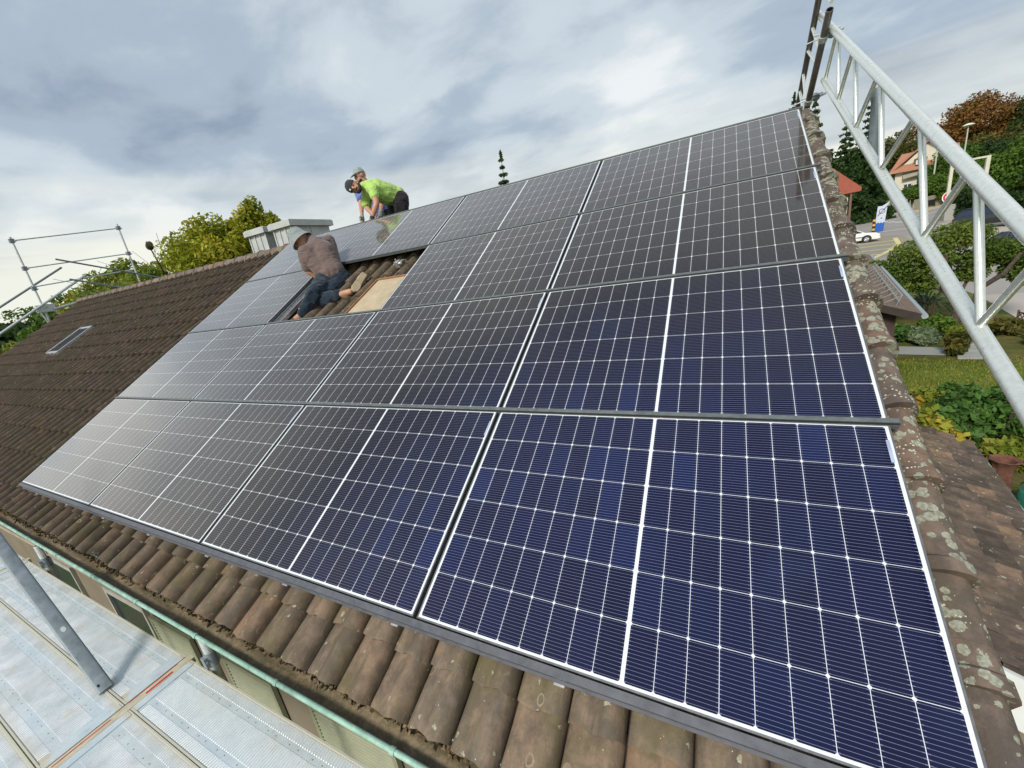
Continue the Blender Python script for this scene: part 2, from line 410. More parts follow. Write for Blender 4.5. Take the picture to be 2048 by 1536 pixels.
def mk(name, verts, faces, mats, parent=None, matrix=None, smooth=False, rnd=None, mi=None):
    me = bpy.data.meshes.new(name); me.from_pydata([tuple(v) for v in verts], [], faces)
    if smooth:
        me.polygons.foreach_set('use_smooth', [True] * len(me.polygons))
    if rnd is not None:
        a = me.attributes.new('rnd', 'FLOAT', 'POINT'); a.data.foreach_set('value', np.asarray(rnd, dtype=np.float32))
    o = link_mesh(name, me, mats, parent, matrix)
    if mi is not None: me.polygons.foreach_set('material_index', mi)
    me.update()
    return o
class B:
    """collects shapes into one bmesh"""
    def __init__(s): s.v = []; s.f = []; s.mi = []
    def add(s, vs, fs, mi=0):
        k = len(s.v); s.v += [tuple(v) for v in vs]; s.f += [tuple(i + k for i in f) for f in fs]; s.mi += [mi] * len(fs); return s
    def box(s, lo, hi, mi=0, M=None):
        x0, y0, z0 = lo; x1, y1, z1 = hi
        vs = [Vector(p) for p in ((x0, y0, z0), (x1, y0, z0), (x1, y1, z0), (x0, y1, z0), (x0, y0, z1), (x1, y0, z1), (x1, y1, z1), (x0, y1, z1))]
        if M is not None: vs = [M @ v for v in vs]
        return s.add(vs, [(0, 3, 2, 1), (4, 5, 6, 7), (0, 1, 5, 4), (1, 2, 6, 5), (2, 3, 7, 6), (3, 0, 4, 7)], mi)
    def tube(s, a, b, r, n=12, mi=0, r2=None, cap=True):
        a, b = Vector(a), Vector(b); d = (b - a).normalized(); r2 = r if r2 is None else r2
        u = d.orthogonal().normalized(); w = d.cross(u)
        vs = []
        for c, rr in ((a, r), (b, r2)):
            for i in range(n):
                t = 2 * math.pi * i / n; vs.append(c + (u * math.cos(t) + w * math.sin(t)) * rr)
        fs = [(i, (i + 1) % n, n + (i + 1) % n, n + i) for i in range(n)]
        if cap: fs += [tuple(range(n - 1, -1, -1)), tuple(range(n, 2 * n))]
        return s.add(vs, fs, mi)
    def pipe(s, a, b, r, wall=0.004, n=16, mi=0):
        """open tube whose wall and bore show at both ends"""
        a, b = Vector(a), Vector(b); d = (b - a).normalized(); u = d.orthogonal().normalized(); w = d.cross(u)
        vs = []
        for c, rr in ((a, r), (b, r), (b, r - wall), (a, r - wall)):
            for i in range(n):
                t = 2 * math.pi * i / n; vs.append(c + (u * math.cos(t) + w * math.sin(t)) * rr)
        fs = []
        for k in range(4):
            k2 = (k + 1) % 4
            fs += [(k * n + i, k * n + (i + 1) % n, k2 * n + (i + 1) % n, k2 * n + i) for i in range(n)]
        return s.add(vs, fs, mi)
    def poly(s, pts, d, mi=0):
        """extrude polygon pts (3D list) by vector d"""
        d = Vector(d); n = len(pts); vs = [Vector(p) for p in pts] + [Vector(p) + d for p in pts]
        fs = [tuple(range(n - 1, -1, -1)), tuple(range(n, 2 * n))] + [(i, (i + 1) % n, n + (i + 1) % n, n + i) for i in range(n)]
        return s.add(vs, fs, mi)
    def lathe(s, prof, c=(0, 0, 0), n=20, mi=0, M=None):
        vs = []; c = Vector(c)
        for r, z in prof:
            for i in range(n):
                t = 2 * math.pi * i / n; v = Vector((r * math.cos(t), r * math.sin(t), z))
                vs.append((M @ v if M is not None else v) + c)
        fs = []
        for k in range(len(prof) - 1):
            fs += [(k * n + i, k * n + (i + 1) % n, (k + 1) * n + (i + 1) % n, (k + 1) * n + i) for i in range(n)]
        return s.add(vs, fs, mi)
    def build(s, name, mats, parent=None, matrix=None, smooth=False, bevel=0.0):
        o = mk(name, s.v, s.f, mats, parent, matrix, smooth, mi=s.mi)
        if smooth:
            me = o.data
            try: me.set_sharp_from_angle(angle=R(40))
            except Exception: pass
        if bevel:
            md = o.modifiers.new('bevel', 'BEVEL'); md.width = bevel; md.segments = 2; md.limit_method = 'ANGLE'
        return o

# roof frame: local x along eaves, y up the slope, z out of the roof
TH = R(29.5); Z0 = 3.51553551
RM = Matrix(((1, 0, 0, 0), (0, math.cos(TH), -math.sin(TH), 0), (0, math.sin(TH), math.cos(TH), Z0), (0, 0, 0, 1)))
PW, PH = 1.742, 1.146
def RP(x, s, n=0): return RM @ Vector((x, s, n))
def hg(y): return max(0.0, 0.035 * (y - 18))
RIDGE_Y, RIDGE_Z = 4.157, 5.753
EAVE_S = lambda x: -0.30 - 0.014 * (x + 4.5)
#BODY
# ------------------------------------------------------------------ clay tile field (one roof surface)
PROFILE = [(0.0, -0.010), (0.045, 0.001), (0.14, 0.008), (0.30, 0.011), (0.43, 0.018), (0.53, 0.030), (0.61, 0.038), (0.70, 0.041), (0.80, 0.037), (0.88, 0.025), (0.935, 0.006), (0.955, -0.022)]
def tile_field(name, xs, butts, top, mat, parent, M, n0=-0.165, pitch=0.2055, tilt=None, skip=None, prof=PROFILE, thick=0.028, sc=1.32, jit=1.0):
    V = []; Fc = []; Rn = []; np_ = len(prof)
    for j, s0 in enumerate(butts):
        s1 = (butts[j + 1] if j + 1 < len(butts) else top) + 0.035
        for x in xs:
            dt = tilt(x, s0) if tilt else 0.0
            a = s0 + dt + random.gauss(0, 0.004) * jit; b = s1 + (tilt(x, s1) if tilt else 0)
            if skip and skip(x, a, b): continue
            r = random.random(); k = len(V); dn = random.gauss(0, 0.0018) * jit; dx = random.gauss(0, 0.0015) * jit
            rot = random.gauss(0, 0.004) * jit
            ss = [a + 0.001, a, a + 0.012, a + (b - a) * 0.33, a + (b - a) * 0.66, b]
            hh = [-thick, -0.003, 0.0, 0, 0, 0]
            for q, (sv, hv) in enumerate(zip(ss, hh)):
                f = (sv - a) / (b - a)
                lift = 0.030 * (1 - f)
                for i, (u, h) in enumerate(prof):
                    wob = (0.004 * math.sin(9 * u + r * 40) + 0.002 * math.sin(23 * u + r * 90)) if q < 3 else 0
                    V.append((x + u * pitch + dx + rot * (sv - a), sv + wob, n0 + h * sc + lift + hv + dn)); Rn.append(r)
            for q in range(len(ss) - 1):
                for i in range(np_ - 1):
                    p = k + q * np_ + i; Fc.append((p, p + 1, p + np_ + 1, p + np_))
            # right side skirt of the roll
            e = k + np_ - 1
    o = mk(name, V, Fc, mat, parent, M, True, Rn)
    try: o.data.set_sharp_from_angle(angle=R(50))
    except Exception: pass
    return o

house = empty('house', (0, 0, 0), label='low house under the solar panels, brown clay tiled roof with pale wall and green shutters', cat='house')
bt = [-0.30, -0.085, 0.285, 0.635, 0.99, 1.345, 1.70, 2.06, 2.41, 2.765, 3.12, 3.48, 3.84, 4.195, 4.50]
def tilt(x, s): return -0.014 * (x + 4.5) * max(0.0, min(1.0, (1.3 - s) / 1.3))
ncol = int(16.55 / 0.2055)
xs = [-0.03 - 0.2055 * (i + 1) for i in range(ncol)]
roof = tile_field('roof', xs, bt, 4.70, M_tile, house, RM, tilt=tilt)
b = B()   # underlay and the far slope
b.box((-16.6, -0.26, -0.24), (0.0, 4.68, -0.19), M=RM)
RM2 = Matrix(((-1, 0, 0, 0), (0, -math.cos(TH), math.sin(TH), 2 * RIDGE_Y), (0, math.sin(TH), math.cos(TH), Z0), (0, 0, 0, 1)))
b.box((0.0, -0.3, -0.24), (16.6, 4.69, -0.15), M=RM2)
b.build('roof_slab', simple('dark_roof_slab', (0.10, 0.075, 0.06), 0.9), house)
# ridge caps
b = B(); k = 0; x = -16.62; Rn = []
while x < -0.15:
    ln = 0.37; n = 12
    j = random.random(); n0 = len(b.v)
    for (xa, ra, dz) in ((x, .118, 0), (x + .035, .124, 0), (x + .05, .124, 0), (x + .055, .112, 0), (x + ln + .03, .104, 0)):
        for i in range(n):
            t = math.pi * (i / (n - 1)) * 1.16 - 0.25
            b.v.append((xa, RIDGE_Y + math.cos(t) * ra * 1.1, RIDGE_Z - 0.105 + math.sin(t) * ra * 1.15)); Rn.append(j)
    for q in range(4):
        for i in range(n - 1):
            p = n0 + q * n + i; b.f.append((p, p + 1, p + n + 1, p + n)); b.mi.append(0)
    b.f.append(tuple(n0 + i for i in range(n))); b.mi.append(0)
    x += ln
mk('ridge_caps', b.v, b.f, M_ridge, house, None, True, Rn).data.set_sharp_from_angle(angle=R(45))
# verge tiles along the right gable edge
b = B(); Rn = []
vb = [-0.38, -0.06, 0.28, 0.60, 0.94, 1.28, 1.63, 1.98, 2.33, 2.68, 3.02, 3.37, 3.72, 4.07, 4.42]
vp = [(-0.07, -0.150), (-0.03, -0.112), (0.0, -0.085), (0.03, -0.068), (0.055, -0.063), (0.082, -0.070), (0.103, -0.090), (0.113, -0.120), (0.116, -0.26)]
for j, s0 in enumerate(vb):
    s1 = vb[j + 1] + 0.05 if j + 1 < len(vb) else 4.74
    rr = random.random(); dxx = random.gauss(0, .004); n0 = len(b.v); m = len(vp); cx, cn = 0.03, -0.15
    rows = [(s0 + .004, 0.86, -0.004), (s0, 1.13, .024), (s0 + .045, 1.12, .021), (s0 + .055, 1.03, .014), (s1 - .05, 0.97, 0.0), (s1, 0.95, -0.004)]
    if j > 0: rows.insert(4, (s0 + .120, 1.02, .010)); rows.insert(5, (s0 + .1215, 1.00, .007))
    for (s, k_, dn) in rows:
        for (u, h) in vp:
            b.v.append((cx + (u - cx) * k_ + dxx, s + 0.008 * math.sin(u * 14 + j), cn + (h - cn) * k_ + dn)); Rn.append(rr)
    for q in range(len(rows) - 1):
        for i in range(m - 1):
            p = n0 + q * m + i; b.f.append((p, p + 1, p + m + 1, p + m)); b.mi.append(0)
mk('verge_tiles', b.v, b.f, M_verge, house, RM, True, Rn).data.set_sharp_from_angle(angle=R(45))
# walls with gables
b = B()
b.poly([(-16.3, .30, 0), (-16.3, 8.0, 0), (-16.3, 8.0, 3.35), (-16.3, RIDGE_Y, 5.42), (-16.3, .30, 3.32)], (16.25, 0, 0))
b.build('wall', M_wall, house)
b = B(); b.box((-16.55, -0.20, 2.98), (0.12, 0.29, 3.02)); b.build('soffit', simple('soffit_board', (0.30, 0.24, 0.17), 0.8), house)
# gutter following the eaves
gut = []
def gy(x): return -0.262 + 0.0115 * (-(x) - 1.3) * 1.0 - 0.015
b = B(); n = 14; gx = [-16.8, -12, -8, -5, -3, -1.5, 0.25]
for x in gx:
    for i in range(n):
        t = math.pi + math.pi * i / (n - 1)
        b.v.append((x, gy(x) + 0.035 + 0.062 * math.cos(t), 3.185 + 0.062 * math.sin(t)))
for q in range(len(gx) - 1):
    for i in range(n - 1):
        p = q * n + i; b.f.append((p, p + 1, p + n + 1, p + n)); b.mi.append(0)
for q in range(len(gx) - 1):
    xa, xb = gx[q], gx[q + 1]
    b.tube((xa, gy(xa) - .030, 3.188), (xb, gy(xb) - .030, 3.188), .0115, 12)
gutter = b.build('gutter', M_copper, house, None, True)
md = gutter.modifiers.new('thickness', 'SOLIDIFY'); md.thickness = 0.0015
b = B()
V = []; Fc = []
nx = 240
for i in range(nx + 1):
    x = -16.7 + 16.9 * i / nx
    for j in range(7):
        yy = -0.045 + 0.095 * j / 6
        zz = 3.158 + 0.010 * math.sin(x * 5 + j) * 0.5 + random.gauss(0, 0.0015) + 0.012 * (j / 6)
        V.append((x, gy(x) + 0.03 + yy + 0.006, zz))
for i in range(nx):
    for j in range(6):
        p = i * 7 + j; Fc.append((p, p + 7, p + 8, p + 1))
mk('gutter_sediment', V, Fc, M_sludge, house, None, True)
for i in range(22):
    x = -0.95 - 0.74 * i
    bb = B()
    c = Vector((x, gy(x) - .030, 3.188))
    for q in range(10):
        t0 = R(-60 + 30 * q); t1 = R(-60 + 30 * (q + 1))
        bb.add([c + Vector((dx, r_ * math.cos(t), r_ * math.sin(t))) for t in (t0, t1) for r_ in (.0145,) for dx in (-.012, .012)], [(0, 1, 3, 2)])
    bb.build('gutter_bracket', M_copper, house)
# window shutters on the wall below the eaves
def shutter(x0, x1, z0, z1, yoff=0.0):
    f = B(); w = .045
    y1 = .30 - yoff; y0 = y1 - .035
    f.box((x0, y0, z0), (x0 + w, y1, z1)); f.box((x1 - w, y0, z0), (x1, y1, z1))
    f.box((x0 + w, y0 + .001, z1 - .06), (x1 - w, y1, z1)); f.box((x0 + w, y0 + .001, z0), (x1 - w, y1, z0 + .06))
    o = f.build('shutter', M_shutter, house)
    s = B(); z = z0 + .07
    while z < z1 - .075:
        s.poly([(x0 + w, y0 + .001, z), (x0 + w, y0 + .001, z + .007), (x0 + w, y1 - .004, z + .030), (x0 + w, y1 - .004, z + .023)], (x1 - x0 - 2 * w, 0, 0)); z += .042
    s.build('louvres', M_shutter, o)
shutter(-4.84, -4.06, .45, 1.72, .01); shutter(-3.56, -2.62, .45, 1.76, .01); shutter(-6.35, -5.45, .45, 1.70, .01); shutter(-2.1, -1.3, .45, 1.72, .01)
for xw in (-7.0, -9.2):
    b = B(); b.box((xw - .5, .285, .6), (xw + .5, .298, 1.70)); w = b.build('window', M_winglass, house)
    b = B(); b.box((xw - .55, .26, 1.70), (xw + .55, .299, 1.78)); b.box((xw - .55, .26, .55), (xw - .5, .299, 1.70)); b.box((xw + .5, .26, .55), (xw + .55, .299, 1.70)); b.box((xw - .6, .2, .48), (xw + .6, .299, .55))
    b.build('window_frame', simple('window_frame_grey', (0.42, 0.40, 0.36), 0.6), w)
# skylight in the left part of the roof
b = B()
x0, x1, s0, s1 = -12.75, -12.17, 2.30, 3.10
b.box((x0, s0, -.14), (x0 + .055, s1, -.075)); b.box((x1 - .04, s0, -.14), (x1, s1, -.085)); b.box((x0 + .055, s1 - .06, -.14), (x1 - .04, s1, -.086)); b.box((x0 + .055, s0, -.14), (x1 - .04, s0 + .05, -.087))
b.box((x0 - .05, s0 - .16, -.128), (x1 + .05, s0 - .002, -.118))
sk = b.build('skylight', galv('skylight_flashing', (0.42, 0.44, 0.45), 0.5, 0.3), house, RM)
b = B(); b.box((x0 + .056, s0 + .051, -.12), (x1 - .041, s1 - .061, -.092)); b.build('glass', simple('black_skylight_pane', (.012, .012, .016), .6, 0, .1, 5, 0, .15), sk, RM)  # plain black pane with low gloss
# zinc clad chimneys behind the ridge
def chimney(x0, x1, y0, y1, zt):
    b = B(); b.box((x0, y0, 5.1), (x1, y1, zt))
    for i in range(1, 3):
        xx = x0 + (x1 - x0) * i / 3; b.box((xx - .012, y0 - .018, 5.1), (xx + .012, y0 + .01, zt - .001))
    yy = (y0 + y1) / 2
    b.box((x1 - .01, yy - .012, 5.1), (x1 + .018, yy + .012, zt - .001))
    for xx, sg in ((x0, 1), (x1, -1)):
        b.box((xx - .012, y0 - .02, 5.1), (xx + .02 * 1, y0 + .012, zt - .0015))
    c = b.build('chimney', M_zinc, roof)
    return c
def chimney_cap(x0, x1, y0, y1, z):
    b = B(); o = .07; b.box((x0 - o, y0 - o, z), (x1 + o, y1 + o, z + .10)); b.box((x0 - o + .02, y0 - o + .02, z + .101), (x1 + o - .02, y1 + o - .02, z + .115))
    b.build('chimney_cap', M_zinc, roof)
chimney(-9.14, -8.62, 4.72, 5.5, 6.18); chimney_cap(-9.14, -8.62, 4.72, 5.5, 6.18)
chimney(-8.34, -7.82, 4.72, 5.62, 6.17); chimney_cap(-8.34, -7.82, 4.72, 5.62, 6.17)

# ------------------------------------------------------------------ solar panels
def panel_parts():
    f = B(); w, h, l = PWD / 2, PHT / 2, 0.0062
    f.box((-w, -h, -PTH), (w, -h + l, 0)); f.box((-w, h - l, -PTH), (w, h, 0))
    f.box((-w, -h + l, -PTH), (-w + l, h - l, 0)); f.box((w - l, -h + l, -PTH), (w, h - l, 0))
    g = B(); g.box((-w + l, -h + l, -.007), (w - l, h - l, -.0012))
    return f, g
def panel_label(c, r):
    rows = ['bottom row by the eaves', 'second row from the eaves', 'third row from the eaves', 'top row along the ridge']
    cols = ['rightmost solar panel, beside the lichened verge tiles', 'second solar panel from the right edge', 'third solar panel from the right edge', 'leftmost solar panel, beside the open tiles']
    return cols[c] + ', ' + rows[r]
LAB = {(0, 0): 'large near solar panel with deep blue cells at the bottom right corner of the array',
       (1, 0): 'dark solar panel of the bottom row just left of the big blue one',
       (2, 0): 'greyish solar panel of the bottom row, third from the right gable edge',
       (3, 0): 'pale reflecting solar panel at the bottom left corner of the array',
       (0, 1): 'navy solar panel second up along the right gable edge',
       (1, 1): 'black solar panel of the second row up, second from the right gable edge',
       (2, 1): 'solar panel of the second row, directly below the uncovered gap',
       (3, 1): 'leftmost solar panel of the second row up, below left of the kneeling man',
       (0, 2): 'solar panel third up along the right gable edge',
       (1, 2): 'solar panel just right of the uncovered gap and the tan sheet',
       (3, 2): 'pale solar panel just left of the uncovered gap',
       (0, 3): 'solar panel at the top right corner below the lattice girders',
       (1, 3): 'top row solar panel second from the right corner, below the spruce tip',
       (2, 3): 'top row solar panel in front of the man in the lime shirt',
       (3, 3): 'top row leftmost solar panel in front of the metal chimneys'}
pf, pg = panel_parts()
proto = None
for r in range(4):
    for c in range(4):
        if (c, r) == (2, 2): continue
        M = RM @ Matrix.Translation((-(c * PW + PW / 2), r * PH + PH / 2, random.gauss(0, .0008)))
        if proto is None:
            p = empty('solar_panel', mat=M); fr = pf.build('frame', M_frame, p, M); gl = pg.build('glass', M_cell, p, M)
            lb = B(); lb.box((-.0055, -.05, -.001), (.0055, .05, -.0004)); lbo = lb.build('serial_label', simple('label_blue_grey', (.35, .42, .55), .6), p, M @ Matrix.Translation((PWD / 2 - .019, .44, 0)))
            proto = (p, fr, gl, lbo)
        else:
            p = proto[0].copy(); col.objects.link(p); p.matrix_basis = M
            for q in proto[1:]:
                d = q.copy(); col.objects.link(d); d.parent = p
        tag(p, LAB[(c, r)], 'solar panel', 'solar panels laid in four rows on the roof')
# mounting rails between the rows
def rail(name, s0, s1, n0, n1, x0, x1, label, slot=True):
    p = empty(name, mat=RM @ Matrix.Translation((0, s0, 0)), label=label, cat='rail', group='horizontal mounting rails of the array')
    b = B(); b.box((x0, s0, n0), (x1, s1, n1)); b.box((x0 + .002, s0 - .010, n0 - .02), (x1 - .002, s0 - .0005, n0 + .0012)); b.build('rail_profile', M_rail, p, RM)
    if slot:
        b = B(); b.box((x0 + .001, s0 - .008, n0 + .0016), (x1 - .001, s0 + .001, n0 + .0034)); b.build('slot_shadow_strip', M_black, p, RM)  # black strip draws the shade in the slot below the rail
    return p
rail('mounting_rail', PH - .007, PH + .015, .0008, .008, -6.97, .020, 'dark rail between the bottom and second rows of solar panels')
rail('mounting_rail', 2 * PH - .007, 2 * PH + .014, .0008, .008, -6.97, .020, 'dark rail running under the kneeling man, between second and third rows')
rail('mounting_rail', 3 * PH - .007, 3 * PH + .013, .0008, .007, -6.97, .020, 'dark rail along the upper edge of the uncovered gap')
rail('mounting_rail', 4 * PH - .008, 4 * PH + .014, -.03, .008, -6.98, .012, 'topmost dark rail along the ridge, behind the top row', False)
p = empty('mounting_rail', mat=RM, label='grey front rail along the lower edge of the array, above the eaves tiles', cat='rail', group='horizontal mounting rails of the array')
b = B(); b.box((-6.98, -.028, -.046), (.008, -.0006, -.004)); b.box((-6.985, -.038, -.060), (.008, -.002, -.054))
b.build('rail_profile', galv('grey_front_rail', (0.105, 0.11, 0.125), 0.5, 0.1, 0.1, 20), p, RM)
for i in range(9):
    bb = B(); bb.box((-.33 - .78 * i, -.046, -.064), (-.29 - .78 * i, -.0385, -.0605)); bb.build('clip', M_bright, p, RM)
# vertical bare rail and roof hook inside the gap
p = empty('support_rail', mat=RM @ Matrix.Translation((-5.1, 2.3, -.05)), label='bare aluminium support rail running upslope at the left side of the gap', cat='rail')
b = B(); b.box((-5.19, 2.28, -.075), (-5.075, 3.46, -.06)); b.box((-5.19, 2.28, -.0595), (-5.18, 3.46, -.045)); b.box((-5.085, 2.28, -.0595), (-5.075, 3.46, -.035)); b.box((-5.14, 2.28, -.0595), (-5.132, 3.46, -.05))
b.build('rail_profile', M_bright, p, RM)
b = B(); b.box((-5.225, 2.28, -.12), (-5.193, 3.46, -.035)); b.build('side_profile', M_rail, p, RM)
p = empty('roof_hook', mat=RM @ Matrix.Translation((-3.8, 3.2, -.1)), label='curved bright metal roof hook on the tiles under the upper edge of the gap', cat='roof hook')
b = B(); pts = []
for i in range(9):
    t = R(-90 + 22.5 * i); pts.append(Vector((-3.80, 3.28 + .05 * math.cos(t) * 1.1, -.09 + .05 * math.sin(t))))
pts = [Vector((-3.8, 3.13, -.135)), Vector((-3.8, 3.2, -.14))] + pts + [Vector((-3.82, 3.22, -.04))]
for a_, c_ in zip(pts[:-1], pts[1:]):
    b.add([a_ + Vector((-.018, 0, 0)), a_ + Vector((.018, 0, 0)), c_ + Vector((.018, 0, 0)), c_ + Vector((-.018, 0, 0))], [(0, 1, 2, 3)])
hk = b.build('bracket', galv('hook_steel', (0.75, 0.74, 0.70), 0.35, 0.7), p, RM, True); md = hk.modifiers.new('t', 'SOLIDIFY'); md.thickness = .006; md.offset = 0
b = B(); b.box((-3.93, 3.27, -.12), (-3.87, 3.33, -.05)); b.tube((-3.96, 3.3, -.085), (-3.84, 3.3, -.085), .012); b.tube((-3.9, 3.3, -.05), (-3.9, 3.3, -.02), .009)
b.build('clamp', galv('hook_clamp', (0.6, 0.6, 0.6), 0.4, 0.7), p, RM)
# tan sheet resting on the tiles in the gap
p = empty('roof_sheet', mat=RM @ Matrix.Translation((-3.9, 2.6, -.11)), label='flat tan sheet with orange edge lying on the tiles inside the gap', cat='sheet')
b = B(); b.poly([(-4.06, 2.40, -.085), (-3.50, 2.40, -.085), (-3.50, 2.98, -.085), (-3.99, 2.98, -.085)], (0, 0, .012)); b.build('board', M_ply, p, RM)
b = B(); b.poly([(-4.085, 2.395, -.086), (-4.068, 2.395, -.086), (-3.998, 2.975, -.086), (-4.015, 2.995, -.086)], (0, 0, .026)); b.box((-4.01, 2.984, -.086), (-3.50, 3.004, -.062)); b.build('edge_trim', M_plyedge, p, RM)
b = B(); b.box((-4.05, 2.33, -.14), (-3.60, 2.39, -.10)); b.build('support', M_rail, p, RM)
#BODY2
# ------------------------------------------------------------------ scaffold in front of the eaves
DZ = 2.85
def deck(x0, x1, y0, y1, label, z=DZ, ribs=True):
    cx, cy = (x0 + x1) / 2, (y0 + y1) / 2; M = Matrix.Translation((cx, cy, z))
    p = empty('scaffold_deck', mat=M, label=label, cat='scaffold deck', group='ribbed steel decks of the near scaffold')
    lx, ly = (x1 - x0) / 2 - .004, (y1 - y0) / 2 - .0015
    b = B(); b.box((-lx, -ly, -.006), (lx, ly, 0)); b.box((-lx, -ly, -.07), (lx, -ly + .003, -.0062)); b.box((-lx, ly - .003, -.07), (lx, ly, -.0062))
    b.box((-lx, ly - .009, .0005), (lx, ly, .004)); b.box((-lx, -ly, .0005), (lx, -ly + .009, .004))
    # raised ribs in three bands
    if ribs:
        st = .0165; n = int((2 * lx - .16) / st)
        for i in range(n):
            x = -lx + .08 + st * i
            for (ya, yb, sk) in ((-ly + .014, -ly + .062, .006), (-.066, .066, 0.0), (ly - .062, ly - .014, -.006)):
                w = .0042; h = .0042 if 'clean' in label else .0026
                vs = [(x - w, ya, .0003), (x + w, ya, .0003), (x + w + sk, yb, .0003), (x - w + sk, yb, .0003), (x, ya + .004, h), (x + sk, yb - .004, h)]
                b.add(vs, [(0, 1, 4), (1, 2, 5, 4), (2, 3, 5), (3, 0, 4, 5)], 2)
        for i in range(int((2 * lx - .2) / .085)):
            for yy in (-.080, .080):
                xx = -lx + .12 + .085 * i + (0.02 if i % 2 else 0)
                b.lathe([(0.0, .0012), (.0030, .0012)], (xx, yy, 0), 8, 1)
    b.build('plate', [M_deck, M_hole, M_rib if 'clean' in label else M_rib2], p, M)
    # end fittings
    for sx_ in (-1, 1):
        b = B(); xx = sx_ * (lx + .001)
        b.box((min(xx, xx - sx_ * .05), -ly + .01, .0008), (max(xx, xx - sx_ * .05), ly - .01, .0052))
        b.build('end_hook', M_deck, p, M)
    return p
J1, J2, J3 = -3.53, -6.62, -0.44
E1, E2, E3, E4 = -.266, -.585, -.935, -1.28
deck(J1 + .03, J3 - .03, E2, E1, 'clean bluish scaffold deck with crisp white ribs, beside the gutter at the bottom')
deck(J2 + .03, J1 - .03, E2, E1, 'scuffed scaffold deck beside the gutter with orange mud smears')
deck(J2 - 3.03, J2 - .03, E2, E1, 'far scaffold deck beside the gutter at the left photo edge')
deck(J1 + .03, J3 - .03, E3, E2 - .001, 'worn greenish scaffold deck at the bottom, right of the red marked joint')
deck(J2 + .03, J1 - .03, E3, E2 - .001, 'outer scaffold deck under the flat diagonal brace')
deck(J2 - 3.03, J2 - .03, E3, E2 - .001, 'far outer scaffold deck at the left photo edge')
deck(J2 + .03, J1 - .03, E4, E3 - .002, 'mud stained outermost scaffold deck in the bottom left corner')
for i, xj in enumerate((J1, J2)):
    p = empty('scaffold_bay', (xj, -.3, DZ), label=('scaffold post and crossbar between the near decks, red paint marks on the crossbar', 'farther scaffold frame with its short post stub standing in front of the gutter')[i], cat='scaffold', group='scaffold bays carrying the decks')
    sxp, syp = (-2.80, -.36) if i == 0 else (-5.03, -.35)
    # post stub leans very slightly outwards beside the deck
    bx, zt = ((-3.29, 3.116), (-6.12, 3.10))[i]
    b = B(); b.pipe((bx, -.232, 0.0), (bx, -.232, zt), .0241, .004, 24); b.build('standard', M_galv, p, None, True)
    b = B(); b.tube((bx, -.232, 2.87), (bx, -.232, 2.965), .031, 18); b.box((bx - .02, -.275, 2.88), (bx + .02, -.195, 2.95)); b.tube((bx - .045, -.262, 2.92), (bx + .03, -.262, 2.92), .009, 8); b.build('coupler', M_galv_dark, p, None, True)
    b = B(); b.box((xj - .027, E4 - .02, DZ - .035), (xj + .027, E1 + .02, DZ + .0025)); b.build('transom', M_hookbar, p)
    b = B(); b.pipe((xj + .02, E4 - .06, 0), (xj + .02, E4 - .06, 3.2), .0241, .004, 18); b.build('standard', M_galv, p, None, True)
    if i == 0:
        b = B(); b.box((xj + .002, -.50, DZ + .003), (xj + .016, -.36, DZ + .0042)); b.build('red_paint_mark', M_red, p); b = B(); b.box((xj - .026, -.57, DZ + .003), (xj - .0225, -.32, DZ + .0042)); b.build('red_paint_mark', M_red, p); b = B(); b.box((xj - .010, -.90, DZ + .003), (xj - .004, -.66, DZ + .0042)); b.build('red_paint_mark', M_red, p)
p = empty('scaffold_brace', (-3.8, -.6, DZ), label='broad flat grey diagonal brace with an oval hole, crossing the decks at lower left', cat='scaffold brace')
a_, c_ = Vector((-3.80, -.585, 2.86)), Vector((-4.93, -.535, 3.63)); d_ = (c_ - a_).normalized(); c_ = a_ + d_ * 2.6
up_ = Vector((.0, .28, 1)).cross(d_).normalized(); nn = d_.cross(up_).normalized()
viewn = (CAM - a_).normalized(); sd_ = d_.cross(viewn).normalized(); nn = sd_.cross(d_).normalized()
Mb = Matrix((d_, sd_, nn)).transposed().to_4x4(); Mb.translation = a_
b = B(); n = 20; w = .040
w = .036; prof = []
for i in range(n):
    t = 2 * math.pi * i / n; prof.append((w * (1 if math.cos(t) > 0 else -1) * abs(math.cos(t)) ** .35, .013 * (1 if math.sin(t) > 0 else -1) * abs(math.sin(t)) ** .6))
for xx in (0, 2.6):
    for (u, v) in prof: b.v.append((xx, u, v))
b.f += [(i, (i + 1) % n, n + (i + 1) % n, n + i) for i in range(n)] + [tuple(range(n - 1, -1, -1))]; b.mi += [0] * (n + 1)
b.build('flat_tube', M_galv_dark, p, Mb, True)
b = B(); b.lathe([(0, .0142), (.0135, .0142)], (0, 0, 0), 18, M=Matrix.Diagonal((1.5, .9, 1)).to_4x4()); o = b.build('oval_hole', simple('pale_hole', (.5, .55, .5), .7), p, Mb @ Matrix.Translation((.50, .004, 0)))
b = B(); b.lathe([(0, .0142), (.007, .0142)], (0, 0, 0), 14, M=Matrix.Diagonal((1.5, .8, 1)).to_4x4()); b.build('bolt_hole', M_black, p, Mb @ Matrix.Translation((.045, -.018, 0)))

